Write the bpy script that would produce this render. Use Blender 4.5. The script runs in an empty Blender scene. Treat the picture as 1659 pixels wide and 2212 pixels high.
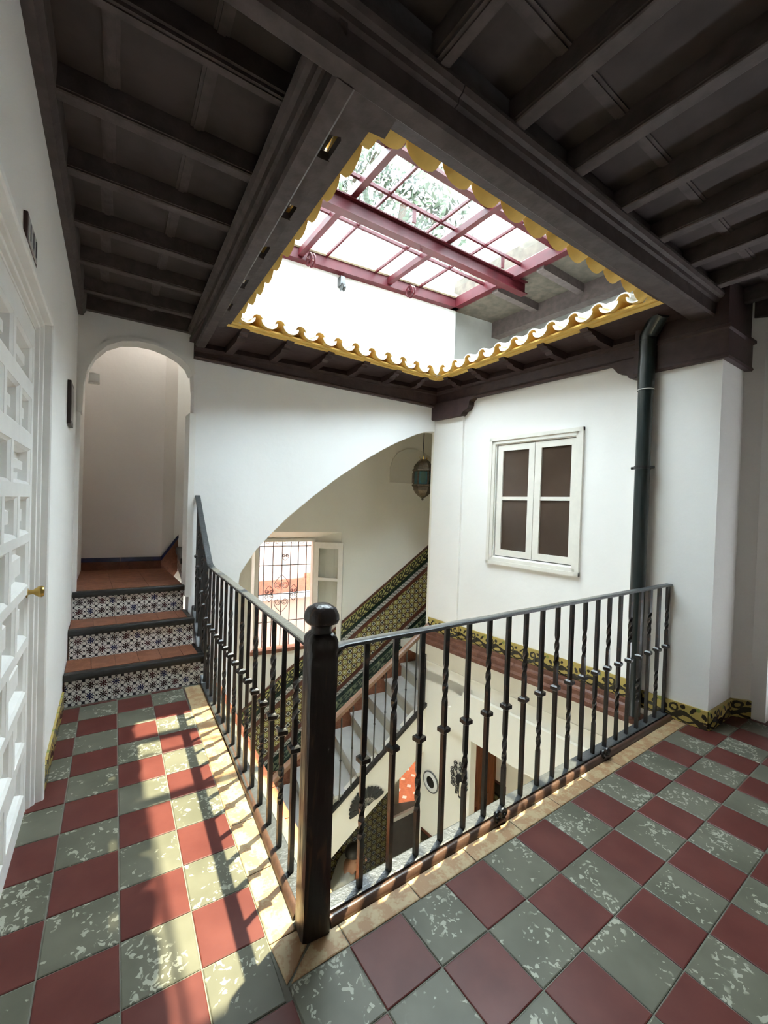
import bpy, math, random
from mathutils import Matrix, Vector
random.seed(7)
S = bpy.context.scene
C = S.collection

# ------------------------------------------------------------------ camera, light, exposure
RM = ((0.8174732629738323, 0.018803248453148493, 0.5756595366799067),
      (-0.575037066587567, -0.03011385178111027, 0.8175729496389121),
      (0.03270835326459525, -0.9993695981860338, -0.013804703843398845))
cam_d = bpy.data.cameras.new('camera')
cam = bpy.data.objects.new('camera', cam_d); C.objects.link(cam)
cam_d.sensor_fit = 'HORIZONTAL'; cam_d.sensor_width = 36.0
cam_d.lens = 919.98 / 1659 * 36.0
cam_d.clip_start = 0.02; cam_d.clip_end = 200
m = Matrix([[RM[i][0], -RM[i][1], -RM[i][2], 0] for i in range(3)] + [[0, 0, 0, 1]])
m.translation = Vector((0, 0, 1.5))
cam.matrix_world = m
S.camera = cam

W = bpy.data.worlds.new('sky'); S.world = W; W.use_nodes = True
wn = W.node_tree.nodes; bg = wn['Background']
bg.inputs[0].default_value = (0.90, 0.955, 1.0, 1); bg.inputs[1].default_value = 9.5

sun_d = bpy.data.lights.new('sun', 'SUN'); sun = bpy.data.objects.new('sun', sun_d); C.objects.link(sun)
sd = Vector((0.237, 0.108, 1.0)).normalized()
sun.rotation_euler = sd.to_track_quat('Z', 'Y').to_euler(); sun.location = (3, 3, 14)
sun_d.energy = 9.0; sun_d.color = (1.0, 0.84, 0.58); sun_d.angle = math.radians(0.6)

S.view_settings.view_transform = 'Standard'; S.view_settings.look = 'None'
S.view_settings.gamma = 1.0; S.view_settings.use_curve_mapping = False
S.view_settings.exposure = 1.62
S.cycles.use_denoising = True
S.cycles.max_bounces = 9; S.cycles.diffuse_bounces = 6; S.cycles.glossy_bounces = 3
S.cycles.transparent_max_bounces = 8; S.cycles.sample_clamp_indirect = 6.0
S.cycles.caustics_reflective = False; S.cycles.caustics_refractive = False

# ------------------------------------------------------------------ helpers: meshes
class MB:
    def __init__(s): s.v = []; s.f = []; s.m = []; s.mi = 0
    def add(s, vs, fs):
        o = len(s.v); s.v += [tuple(p) for p in vs]
        for f in fs: s.f.append([i + o for i in f]); s.m.append(s.mi)
        return s
    def mat(s, i): s.mi = i; return s
    def hexa(s, p):      # p: 4 bottom ccw, 4 top ccw
        return s.add(p, [(3, 2, 1, 0), (4, 5, 6, 7), (0, 1, 5, 4), (1, 2, 6, 5), (2, 3, 7, 6), (3, 0, 4, 7)])
    def box(s, x0, x1, y0, y1, z0, z1):
        return s.hexa([(x0, y0, z0), (x1, y0, z0), (x1, y1, z0), (x0, y1, z0), (x0, y0, z1), (x1, y0, z1), (x1, y1, z1), (x0, y1, z1)])
    def prism(s, poly, f0, f1):
        n = len(poly); a = [f0(*p) for p in poly]; b = [f1(*p) for p in poly]
        fs = [tuple(range(n))[::-1], tuple(range(n, 2 * n))] + [(i, (i + 1) % n, n + (i + 1) % n, n + i) for i in range(n)]
        return s.add(a + b, fs)
    def loft(s, rings, cap=True, closed=True):
        n = len(rings[0]); vs = [p for r in rings for p in r]; fs = []
        for k in range(len(rings) - 1):
            for i in range(n if closed else n - 1):
                j = (i + 1) % n
                fs.append((k * n + i, k * n + j, (k + 1) * n + j, (k + 1) * n + i))
        if cap: fs += [tuple(range(n))[::-1], tuple(range((len(rings) - 1) * n, len(rings) * n))]
        return s.add(vs, fs)
    def tube(s, pts, r, n=8, squash=None):
        pts = [Vector(p) for p in pts]; rings = []; up = None
        for i, p in enumerate(pts):
            d = (pts[min(i + 1, len(pts) - 1)] - pts[max(i - 1, 0)]).normalized()
            if up is None:
                up = Vector((0, 0, 1)) if abs(d.z) < .9 else Vector((1, 0, 0))
            a = (up - d * up.dot(d)).normalized(); b = d.cross(a); up = a
            rr = r[i] if isinstance(r, (list, tuple)) else r
            rings.append([p + (a * math.cos(t) + b * math.sin(t)) * rr for t in [2 * math.pi * k / n + math.pi / n for k in range(n)]])
        return s.loft(rings)
    def lathe(s, prof, n=16, c=(0, 0, 0), phase=0.0):
        rings = [[(c[0] + r * math.cos(2 * math.pi * k / n + phase), c[1] + r * math.sin(2 * math.pi * k / n + phase), c[2] + z) for k in range(n)] for r, z in prof]
        return s.loft(rings)
    def obj(s, name, mats, parent=None, smooth=False, loc=None, rotz=0.0):
        return mkobj(name, s.mesh(name, mats, smooth), parent, loc, rotz)
    def mesh(s, name, mats, smooth=False):
        me = bpy.data.meshes.new(name); me.from_pydata(s.v, [], s.f)
        if not isinstance(mats, (list, tuple)): mats = [mats]
        for q in mats: me.materials.append(q)
        me.polygons.foreach_set('material_index', s.m)
        if smooth: me.polygons.foreach_set('use_smooth', [True] * len(s.f))
        import bmesh as _b
        bm = _b.new(); bm.from_mesh(me); _b.ops.recalc_face_normals(bm, faces=bm.faces); bm.to_mesh(me); bm.free()
        if smooth:
            try: me.set_sharp_from_angle(angle=math.radians(50))
            except Exception: pass
        me.update(); return me

def mkobj(name, me, parent=None, loc=None, rotz=0.0):
    o = bpy.data.objects.new(name, me); C.objects.link(o)
    if parent is not None: o.parent = parent
    if loc is not None: o.location = loc
    if rotz: o.rotation_euler = (0, 0, rotz)
    return o
def tag(o, label, cat=None, group=None, kind=None):
    o['label'] = label
    if cat: o['category'] = cat
    if group: o['group'] = group
    if kind: o['kind'] = kind
    return o
def thing(name, label, cat, loc=(0, 0, 0), rotz=0.0, group=None):
    o = bpy.data.objects.new(name, None); C.objects.link(o); o.location = loc; o.rotation_euler = (0, 0, rotz)
    o.empty_display_size = .1
    return tag(o, label, cat, group)
def struct(name, label, mb=None, mats=None, smooth=False):
    if mb is None:
        o = bpy.data.objects.new(name, None); C.objects.link(o)
    else: o = mb.obj(name, mats, smooth=smooth)
    return tag(o, label, kind='structure')
def clip(poly, a, b, c):          # keep a*x+b*y<=c
    out = []
    for i, p in enumerate(poly):
        q = poly[(i + 1) % len(poly)]; dp = a * p[0] + b * p[1] - c; dq = a * q[0] + b * q[1] - c
        if dp <= 0: out.append(p)
        if dp * dq < 0:
            t = dp / (dp - dq); out.append((p[0] + t * (q[0] - p[0]), p[1] + t * (q[1] - p[1])))
    return out
def area(poly): return abs(sum(poly[i][0] * poly[(i + 1) % len(poly)][1] - poly[(i + 1) % len(poly)][0] * poly[i][1] for i in range(len(poly)))) / 2
def inset(poly, g):               # shrink a convex polygon (any winding) by g
    sgn = 1 if sum(poly[i][0] * poly[(i + 1) % len(poly)][1] - poly[(i + 1) % len(poly)][0] * poly[i][1] for i in range(len(poly))) > 0 else -1
    out = list(poly); n = len(poly)
    for i in range(n):
        p, q = poly[i], poly[(i + 1) % n]; dx, dy = q[0] - p[0], q[1] - p[1]; L = math.hypot(dx, dy)
        if L < 1e-6: continue
        nx, ny = dy / L * sgn, -dx / L * sgn
        out = clip(out, nx, ny, nx * p[0] + ny * p[1] - g)
        if len(out) < 3: return []
    return out
def lerp(a, b, t): return a + (b - a) * t

# ------------------------------------------------------------------ helpers: materials
class X:                          # tiny expression wrapper around Math nodes
    def __init__(s, nt, sock): s.nt = nt; s.s = sock
    def op(s, o, b=None, c=None, rev=False):
        n = s.nt.nodes.new('ShaderNodeMath'); n.operation = o
        ins = [s, b, c]
        if rev: ins[0], ins[1] = b, s
        for i, q in enumerate(ins):
            if q is None: continue
            if isinstance(q, X): s.nt.links.new(q.s, n.inputs[i])
            else: n.inputs[i].default_value = q
        return X(s.nt, n.outputs[0])
    def __add__(s, b): return s.op('ADD', b)
    __radd__ = __add__
    def __sub__(s, b): return s.op('SUBTRACT', b)
    def __rsub__(s, b): return s.op('SUBTRACT', b, rev=True)
    def __mul__(s, b): return s.op('MULTIPLY', b)
    __rmul__ = __mul__
    def __truediv__(s, b): return s.op('DIVIDE', b)
    def lt(s, b): return s.op('LESS_THAN', b)
    def gt(s, b): return s.op('GREATER_THAN', b)
    def abs(s): return s.op('ABSOLUTE')
    def frac(s): return s.op('FRACT')
    def floor(s): return s.op('FLOOR')
    def sin(s): return s.op('SINE')
    def cos(s): return s.op('COSINE')
    def sqrt(s): return s.op('SQRT')
    def atan2(s, b): return s.op('ARCTAN2', b)
    def min(s, b): return s.op('MINIMUM', b)
    def max(s, b): return s.op('MAXIMUM', b)
    def mod(s, b): return s.op('FLOORED_MODULO', b)
def hyp(a, b): return (a * a + b * b).sqrt()
class Mat:
    def __init__(s, name, color=(.8, .8, .8), rough=.6, metal=0.0, spec=.5, coat=0.0):
        s.m = bpy.data.materials.new(name); s.m.use_nodes = True; s.nt = s.m.node_tree
        s.b = s.nt.nodes['Principled BSDF']
        s.b.inputs['Base Color'].default_value = (*color, 1); s.b.inputs['Roughness'].default_value = rough
        s.b.inputs['Metallic'].default_value = metal; s.b.inputs['Specular IOR Level'].default_value = spec
        if coat: s.b.inputs['Coat Weight'].default_value = coat; s.b.inputs['Coat Roughness'].default_value = .15
        s.tc = None
    def n(s, t): return s.nt.nodes.new(t)
    def lk(s, a, b): s.nt.links.new(a, b)
    def co(s):
        if s.tc is None: s.tc = s.n('ShaderNodeTexCoord')
        return s.tc.outputs['Object']
    def xyz(s, src=None):
        q = s.n('ShaderNodeSeparateXYZ'); s.lk(src or s.co(), q.inputs[0])
        return [X(s.nt, q.outputs[i]) for i in range(3)]
    def rand(s):
        q = s.n('ShaderNodeObjectInfo'); return X(s.nt, q.outputs['Random'])
    def noise(s, scale=5, detail=3, dist=0, w=None, vec=None, rough=.5):
        q = s.n('ShaderNodeTexNoise'); q.inputs['Scale'].default_value = scale; q.inputs['Detail'].default_value = detail
        q.inputs['Distortion'].default_value = dist; q.inputs['Roughness'].default_value = rough
        s.lk(vec or s.co(), q.inputs['Vector'])
        if w is not None: q.noise_dimensions = '4D'; s.lk(w.s, q.inputs['W'])
        return X(s.nt, q.outputs['Fac'])
    def ramp(s, x, a, b):
        q = s.n('ShaderNodeMapRange'); q.interpolation_type = 'SMOOTHSTEP'
        s.lk(x.s, q.inputs[0]); q.inputs[1].default_value = a; q.inputs[2].default_value = b
        return X(s.nt, q.outputs[0])
    def mix(s, f, a, b):
        q = s.n('ShaderNodeMix'); q.data_type = 'RGBA'
        if isinstance(f, X): s.lk(f.s, q.inputs[0])
        else: q.inputs[0].default_value = f
        for i, c in ((6, a), (7, b)):
            if isinstance(c, tuple): q.inputs[i].default_value = (*c, 1)
            else: s.lk(c, q.inputs[i])
        return q.outputs[2]
    def col(s, sock): s.lk(sock, s.b.inputs['Base Color']); return s
    def bump(s, x, strength=.2, dist=.01):
        q = s.n('ShaderNodeBump'); q.inputs['Strength'].default_value = strength; q.inputs['Distance'].default_value = dist
        s.lk(x.s, q.inputs['Height']); s.lk(q.outputs[0], s.b.inputs['Normal']); return s
    def scaled(s, sx, sy, sz):
        q = s.n('ShaderNodeMapping'); q.inputs['Scale'].default_value = (sx, sy, sz); s.lk(s.co(), q.inputs[0]); return q.outputs[0]

def plaster(name, c, var=.06, bump=.15):
    M = Mat(name, c, .75, spec=.25)
    n = M.noise(1.3, 4); f = M.ramp(n, .35, .7)
    M.col(M.mix(f, tuple(q * (1 - var) for q in c), c)); M.bump(M.noise(9, 5), bump, .02); return M.m
def plain(name, c, rough=.6, metal=0.0, coat=0.0, var=.25, scale=12, bump=0.0, spec=.5, sc=None):
    M = Mat(name, c, rough, metal, spec, coat); v = M.scaled(*sc) if sc else None
    n = M.noise(scale, 4, vec=v); M.col(M.mix(M.ramp(n, .3, .7), tuple(q * (1 - var) for q in c), c))
    if bump: M.bump(M.noise(scale * 2, 4, vec=v), bump, .01)
    return M.m

m_white = plaster('white_plaster', (.86, .845, .815), .04)
m_white2 = plaster('cool_white_plaster', (.87, .87, .865), .03)
m_cream = plaster('cream_plaster', (.83, .80, .71), .04)
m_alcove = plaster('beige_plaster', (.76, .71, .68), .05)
m_paint = plain('white_gloss_paint', (.84, .83, .80), .35, var=.05, spec=.4)
m_wood = plain('dark_brown_beam_paint', (.088, .067, .063), .55, var=.35, scale=14, bump=.25, spec=.35)
m_wood2 = plain('chocolate_beam_paint', (.058, .034, .033), .5, var=.3, scale=14, bump=.2, spec=.35)
m_plank = plain('ceiling_board_paint', (.066, .050, .047), .65, var=.3, scale=6, bump=.15, spec=.3)
m_red = None
def _redtile():
    M = Mat('red_cement_tile', (.2, .06, .05), .36, spec=.22)
    r = M.rand(); n = M.noise(7, 4, w=r * 40)
    c = M.mix(M.ramp(n, .3, .75), (.082, .0215, .018), (.112, .033, .027)); M.col(c)
    M.bump(M.noise(60, 2), .05, .002); return M.m
m_red = _redtile()
def _graytile():
    M = Mat('grey_marbled_cement_tile', (.2, .2, .16), .38, spec=.22)
    r = M.rand() * 37.0
    v = M.scaled(1, 1, 1)
    base = M.mix(M.ramp(M.noise(5, 3, w=r), .3, .7), (.088, .087, .063), (.128, .124, .093))
    dn = M.n('ShaderNodeTexNoise'); dn.noise_dimensions = '4D'; dn.inputs['Scale'].default_value = 22; M.lk(M.co(), dn.inputs['Vector']); M.lk(r.s, dn.inputs['W'])
    va = M.n('ShaderNodeVectorMath'); va.operation = 'MULTIPLY_ADD'; M.lk(dn.outputs['Color'], va.inputs[0]); va.inputs[1].default_value = (.11, .11, .11); M.lk(M.co(), va.inputs[2])
    vo = M.n('ShaderNodeTexVoronoi'); vo.voronoi_dimensions = '4D'; vo.inputs['Scale'].default_value = 66; M.lk(va.outputs[0], vo.inputs['Vector']); M.lk(r.s, vo.inputs['W'])
    sc_ = M.n('ShaderNodeSeparateColor'); M.lk(vo.outputs['Color'], sc_.inputs[0])
    big = M.noise(7, 2, .5, w=r + 5.0)
    fl = M.ramp(X(M.nt, sc_.outputs[0]) + (big - .5) * 1.5, .90, .97)
    M.col(M.mix(fl * .8, base, (.36, .36, .29))); M.bump(M.noise(60, 2), .05, .002); return M.m
m_grey = _graytile()
m_grout = plain('grout', (.18, .178, .145), .9)
def _terra(name, c1, c2, lo=.42, hi=.6):
    M = Mat(name, c1, .5, spec=.35); r = M.rand() * 23.0
    n = M.noise(14, 5, .6, w=r); s2 = M.noise(90, 3, w=r)
    M.col(M.mix(M.ramp(n + (s2 - .5) * .5, lo, hi), c1, c2)); M.bump(s2, .12, .003); return M.m
m_border = _terra('worn_border_tile', (.32, .185, .092), (.40, .30, .17))
m_terra = _terra('terracotta_tile', (.19, .07, .036), (.25, .098, .054))
m_terra2 = _terra('brown_glazed_terracotta', (.14, .052, .030), (.19, .078, .047))
m_ledge = _terra('brown_ledge_terracotta', (.105, .040, .024), (.15, .064, .038))
m_orange = _terra('orange_floor_tile', (.52, .16, .07), (.60, .20, .09))
m_iron = plain('black_wrought_iron', (.012, .012, .013), .3, .0, var=.5, scale=40, bump=.3, spec=.6)
def _worniron():
    M = Mat('worn_black_iron', (.012, .012, .012), .32, spec=.6)
    n = M.noise(30, 5); M.col(M.mix(M.ramp(n, .56, .68), (.011, .011, .012), (.055, .028, .018))); M.bump(M.noise(45, 3), .35, .004); return M.m
m_iron2 = _worniron()
m_bar = plain('dark_grey_iron_bar', (.040, .044, .046), .38, 0, var=.3, scale=30, bump=.25, spec=.7)
def _newel():
    M = Mat('worn_dark_varnished_wood', (.02, .013, .01), .28, spec=.5)
    v = M.scaled(9, 9, 1.2); n = M.noise(4, 5, .8, vec=v)
    M.col(M.mix(M.ramp(n, .56, .72), (.016, .010, .009), (.075, .038, .020))); M.bump(M.noise(5, 4, vec=v), .5, .01); return M.m
m_newel = _newel()
m_nosing = plain('dark_varnished_nosing', (.085, .045, .030), .3, var=.3, scale=20, sc=(.5, 3, 3))
m_black = plain('black_stair_nosing', (.018, .017, .015), .4, var=.4, scale=20, bump=.3)
m_yellow = plain('ochre_yellow_limewash', (.80, .53, .15), .8, var=.15, scale=9, bump=.25, spec=.2)
m_rim = plain('white_limewash', (.66, .66, .64), .8, var=.12, scale=30, bump=.3, spec=.2)
m_steel = plain('oxide_red_steel', (.055, .006, .009), .45, var=.25, scale=8, spec=.18)
m_greenpipe = plain('dark_green_pipe', (.012, .020, .019), .3, var=.2, scale=10, spec=.6)
m_brass = plain('brass', (.55, .38, .12), .28, 1.0, var=.2)
m_marble = plain('white_marble', (.62, .62, .60), .25, var=.12, scale=5, spec=.5)
m_stepside = plain('cream_marble_edge', (.50, .47, .38), .4, var=.1)
m_blue = plain('cobalt_glazed_tile', (.018, .022, .085), .25, var=.3)
m_brownglaze = plain('brown_glazed_strip', (.11, .035, .02), .3, var=.3)
m_greenglaze = plain('dark_green_glazed_strip', (.012, .028, .020), .25, var=.3)
m_oak = plain('oak_brown_wood', (.30, .12, .045), .45, var=.4, scale=8, sc=(6, 6, .6))
m_greydesk = plain('charcoal_desk_panel', (.10, .10, .10), .5, var=.1)
m_deskwhite = plain('white_desk_edge', (.75, .75, .74), .4, var=.05)
m_darkroom = plain('painted_dark_wall', (.06, .055, .05), .9, var=.1)  # near-black wall colour stands in for the darkness of an unlit room
m_windowpaint = plain('cream_window_paint', (.76, .73, .66), .4, var=.06)

def glass(name, tint=(1, 1, 1), refl=.08, rough=.02, dirt=0.0, dirtcol=(.7, .75, .75), scale=3):
    M = Mat(name); nt = M.nt
    t = M.n('ShaderNodeBsdfTransparent'); t.inputs[0].default_value = (*tint, 1)
    g = M.n('ShaderNodeBsdfGlossy'); g.inputs[0].default_value = (1, 1, 1, 1); g.inputs['Roughness'].default_value = rough
    lw_ = M.n('ShaderNodeLayerWeight'); lw_.inputs[0].default_value = .5; fc = X(nt, lw_.outputs['Facing']); fc = fc * fc * fc * fc * .5 + .03
    mx = M.n('ShaderNodeMixShader'); nt.links.new(fc.s, mx.inputs[0]); nt.links.new(t.outputs[0], mx.inputs[1]); nt.links.new(g.outputs[0], mx.inputs[2])
    out = mx.outputs[0]
    if dirt:
        d = M.n('ShaderNodeBsdfTranslucent'); d.inputs[0].default_value = (*dirtcol, 1)
        n = M.ramp(M.noise(scale, 5, .4), .35, .7) * dirt
        m2 = M.n('ShaderNodeMixShader'); nt.links.new(n.s, m2.inputs[0]); nt.links.new(out, m2.inputs[1]); nt.links.new(d.outputs[0], m2.inputs[2]); out = m2.outputs[0]
    nt.links.new(out, nt.nodes['Material Output'].inputs[0]); return M.m
m_skyglass = glass('dusty_skylight_glass', (.90, .95, .96))
m_glass = glass('clear_window_glass', (.92, .93, .92))
def _frost():
    M = Mat('added_rooflight_glass'); t = M.n('ShaderNodeBsdfTranslucent'); t.inputs[0].default_value = (.66, .66, .66, 1); M.lk(t.outputs[0], M.nt.nodes['Material Output'].inputs[0]); return M.m
m_frost = _frost()
m_brownpane = plain('brown_backed_glass', (.085, .056, .040), .10, var=.35, scale=1.6, spec=.45)

# --- tile patterns (flat print on real tile pieces)
def pat_star(name, per, ax, oz=0.0, ox=0.0):
    M = Mat(name, rough=.22, spec=.5); x, y, z = M.xyz(); s = (x if ax == 'x' else y)
    u = (s - ox) / per; v = (z - oz) / per
    iu = u.floor(); iv = v.floor(); a = u.frac() - .5; b = v.frac() - .5
    r = hyp(a, b); th = a.atan2(b)
    star = r.lt(.285 + .06 * (th * 8.0).cos()); spoke = ((th * 8.0).cos().lt(-.80)) * r.gt(.10)
    star = star * (1 - spoke)
    ca = .5 - a.abs(); cb = .5 - b.abs()
    sq = ca.max(cb).lt(.125)
    sq2 = ca.max(b.abs()).lt(.06).max(a.abs().max(cb).lt(.06))
    k = (iu + iv * 2.0).mod(4.0)
    c1 = M.mix(k.lt(.5), (.030, .016, .016), (.016, .020, .075)); c1 = M.mix(k.gt(2.5), c1, (.06, .016, .018))
    gap = (hyp(a.abs() - .5, b.abs() - .24) - .185).abs().lt(.022).max((hyp(a.abs() - .24, b.abs() - .5) - .185).abs().lt(.022))
    base = M.mix(gap, (.72, .70, .66), (.06, .05, .05))
    c = M.mix(star, base, c1); c = M.mix(sq.max(sq2), c, (.025, .024, .03)); M.col(c); return M.m
def pat_field(name, per, fn, dim=1.0):  # dim darkens the whole print to stand for shade
    M = Mat(name, rough=.25, spec=.5); s, z = fn(M)
    u = s / per; v = z / per
    iu = u.floor(); iv = v.floor(); par = (iu + iv).mod(2.0); a = u.frac() - .5; b = v.frac() - .5
    q = hyp(a.abs() - .23, b.abs() - .23)
    bg = (.115 * dim, .075 * dim, .035 * dim); yl = (.44 * dim, .39 * dim, .14 * dim); wh = (.60 * dim, .58 * dim, .48 * dim)
    lob = q.lt(.235); hole = q.lt(.10); mid = hyp(a, b).lt(.10)
    f1 = M.mix(lob, bg, yl); f1 = M.mix(hole, f1, (.13 * dim, .13 * dim, .06 * dim)); f1 = M.mix(mid, f1, wh)
    d = a.abs() + b.abs(); ring = d.lt(.46) * d.gt(.33); st = (a.abs() * b.abs()).lt(.004) * d.lt(.28)
    f2 = M.mix(ring, bg, wh); f2 = M.mix(d.lt(.33), f2, (.10 * dim, .10 * dim, .07 * dim)); f2 = M.mix(st, f2, (.015, .02, .035))
    M.col(M.mix(par, f1, f2)); return M.m
def pat_scroll(name, per, h, fn, bg=(.41, .31, .09), dk=(.030, .024, .016), green=(.22, .24, .06)):
    M = Mat(name, rough=.25, spec=.5); s, z = fn(M)
    nz1 = M.noise(28, 2) - .5; nz2 = M.noise(31, 2, .5) - .5
    u = s / per + nz1 * .10; v = z / h + nz2 * .16; a = u.frac()
    w = (u * (2 * math.pi)).cos()
    band = (v - (.30 + .17 * w)).abs().lt(.12 + .04 * (u * (4 * math.pi)).sin())
    band2 = (v - (.20 - .12 * w)).abs().lt(.05)
    c1 = (hyp((a - .28) * (per / h), v - .66) - .16).abs().lt(.055)
    lf = hyp((a - .52) * (per / h) * 1.1, (v - .60) * .9 - (a - .52) * .6).lt(.13)
    lf2 = hyp((a - .80) * (per / h) * .7, (v - .72) + (a - .8) * 1.4).lt(.10)
    lf3 = hyp((a - .06) * (per / h), (v - .80)).lt(.10)
    g = hyp((a - .66) * (per / h), v - .85).lt(.10)
    edge = v.lt(.03)
    c = M.mix(g, bg, green); c = M.mix(band.max(band2).max(c1).max(lf).max(lf2).max(lf3).max(edge), c, dk); M.col(c); return M.m
def pat_check(name, per, fn):
    M = Mat(name, rough=.3); s, z = fn(M)
    p = ((s / per).floor() + (z / per).floor()).mod(2.0); M.col(M.mix(p, (.12, .13, .12), (.55, .55, .50))); return M.m

# ------------------------------------------------------------------ plan of the place (metres)
def xLW(y): return -.16 + .045 * (y - 2.4)
def yFW(x): return 4.27 - .119 * (x - .81)
def xRW(y): return 3.534 - .0574 * (y - 3.946)
SK = -.119                                # far wall direction slope
GZ = -3.85                                # ground floor level
D2 = 1.04                                 # stair hall depth
def F(x, z, off=0.0): return (x, yFW(x) + off, z)
def Rr(y, z, off=0.0): return (xRW(y) + off, y, z)     # off>0 into the wall
def Lw(y, z, off=0.0): return (xLW(y) + off, y, z)     # off>0 into the room
ZC = 3.15; ZJ = 3.05; ZB = 2.90

# ------------------------------------------------------------------ floor
def terL(y): return .569 + .061 * (y - 1.846)
def nosL(y): return .640 + .0807 * (y - 1.394)
fl = MB()
fl.prism([(-.9, -1.4), (4.9, -1.4), (4.9, 1.05), (3.75, 1.05), (3.75, 1.40), (.78, 1.40), (.93, 3.98), (.93, 4.02), (-.12, 4.02), (-.30, 1.4), (-.9, 1.0)],
         lambda x, y: (x, y, -.32), lambda x, y: (x, y, -.004))
floor = struct('floor', 'gallery floor of red and grey marbled cement tiles in a chequer', fl, m_grout)
def tile_mesh(name, w, h, mat, g=.0022, t=.014, ch=.003):
    b = MB(); p0 = [(g, g), (w - g, g), (w - g, h - g), (g, h - g)]; p1 = inset(p0, ch)
    b.loft([[(x, y, -t) for x, y in p0], [(x, y, -ch * .6) for x, y in p0], [(x, y, 0) for x, y in p1]]); return b.mesh(name, mat)
def cut_tile(name, poly, mat, parent, g=.0022, t=.014, ch=.003, z=0.0):
    p0 = inset(poly, g)
    if len(p0) < 3 or area(p0) < 2e-4: return
    p1 = inset(p0, ch)
    if len(p1) != len(p0):
        b = MB().prism(p0, lambda x, y: (x, y, z - t), lambda x, y: (x, y, z))
    else: b = MB().loft([[(x, y, z - t) for x, y in p0], [(x, y, z - ch * .6) for x, y in p0], [(x, y, z) for x, y in p1]])
    return b.obj(name, mat, parent)
# left grid
aL = math.radians(-2.829); OLx, OLy = -.0 , 0.0
cyL, syL = math.cos(.5641), math.sin(.5641); cyR, syR = math.cos(.6135), math.sin(.6135)
def cw(x, y): return (x * cyR + y * syR, -x * syR + y * cyR)      # camera-yaw frame -> world
OL = cw(-1.2858 * 1.5, 2.0876 * 1.5); OR = cw(.0395 * 1.5, .83 * 1.5)
TLu, TLv, TRu, TRv = .2218, .2256, .2210, .2244
uL = (math.cos(aL), math.sin(aL)); vL = (-math.sin(aL), math.cos(aL))
meL = [tile_mesh('floor_tile_red', TLu, TLv, m_red), tile_mesh('floor_tile_grey', TLu, TLv, m_grey)]
meR = [tile_mesh('floor_tile_red', TRu, TRv, m_red), tile_mesh('floor_tile_grey', TRu, TRv, m_grey)]
for c in range(-3, 4):
    for r in range(-2, 20):
        p = [(OL[0] + (c + i) * TLu * uL[0] - (r + j) * TLv * vL[0], OL[1] + (c + i) * TLu * uL[1] - (r + j) * TLv * vL[1]) for i, j in ((0, 1), (1, 1), (1, 0), (0, 0))]
        yc = sum(q[1] for q in p) / 4
        q = clip(p, -1, .045, .16 + .09 + .045 * 2.4)
        q = clip(q, .049, 1, 3.695 + .017) if q else q
        if not q: continue
        if yc > 1.205: q = clip(q, 1, -.061, .569 - .061 * 1.846)
        else: q = clip(q, 1, 0, .541)
        if len(q) < 3 or area(q) < 3e-4: continue
        k = (c + r) % 2
        if area(q) > .985 * TLu * TLv: mkobj('floor_tile', meL[k], floor, (*p[0], 0), aL)
        else: cut_tile('floor_tile', q, (m_red, m_grey)[k], floor)
for i in range(-1, 17):
    for k in range(-1, 9):
        x0 = OR[0] + i * TRu; y1 = OR[1] - k * TRv; p = [(x0, y1 - TRv), (x0 + TRu, y1 - TRv), (x0 + TRu, y1), (x0, y1)]
        q = clip(p, 0, 1, 1.2085); q = clip(q, -1, 0, -.541) if q else q
        if x0 + TRu / 2 > 3.62: q = clip(q, 0, 1, 1.085)
        if len(q) < 3 or area(q) < 3e-4: continue
        kk = (i + k + 1) % 2
        if area(q) > .985 * TRu * TRv: mkobj('floor_tile', meR[kk], floor, (*p[0], 0))
        else: cut_tile('floor_tile', q, (m_red, m_grey)[kk], floor)
# worn border tiles
ys = [1.36 + .305 * i for i in range(8)]; ys[-1] = 3.655
for a, b in zip(ys, ys[1:]):
    cut_tile('border_tile', [(terL(a), a), (nosL(a), a), (nosL(b), b), (terL(b), b)], m_border, floor, z=.001)
xs = [.77 + .3125 * i for i in range(10)]
for a, b in zip(xs, xs[1:]):
    cut_tile('border_tile', [(a, 1.2095), (b, 1.2095), (b, 1.297), (a, 1.297)], m_border, floor, z=.001)
cut_tile('border_tile', [(.542, 1.2095), (.77, 1.2095), (.77, 1.297), (.655, 1.297), (.60, 1.25)], m_border, floor, z=.001)
cut_tile('border_tile', [(.542, 1.2095), (.60, 1.25), (.655, 1.297), (.640, 1.36), (.540, 1.36)], m_border, floor, z=.001)
# rounded wooden nosings along the well edge
def halfround(r, h, n=7): return [(-r * math.cos(math.pi * i / (n - 1)), h * math.sin(math.pi * i / (n - 1))) for i in range(n)]
b = MB(); b.loft([[(x, 1.317 + py, -.01 + pz) for py, pz in halfround(.021, .036)] for x in (.745, 3.575)]); b.obj('edge_nosing', m_nosing, floor, True)
b = MB(); b.loft([[(nosL(y) + .021 + px, y, -.01 + pz) for px, pz in halfround(.021, .034)] for y in (1.40, 3.66)]); b.obj('edge_nosing', m_nosing, floor, True)
# terracotta lip on the well side of the left gallery
for i in range(9):
    y0 = 1.42 + i * .255; y1 = y0 + .25
    def ex(y): return .775 + .058 * (y - 1.42)
    MB().hexa([(ex(y0) - .02, y0, -.12), (ex(y0) + .062, y0, -.12), (ex(y1) + .062, y1, -.12), (ex(y1) - .02, y1, -.12), (ex(y0) - .02, y0, -.035), (ex(y0) + .058, y0, -.04), (ex(y1) + .058, y1, -.04), (ex(y1) - .02, y1, -.035)]).obj('lip_tile', m_orange, floor)

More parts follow.
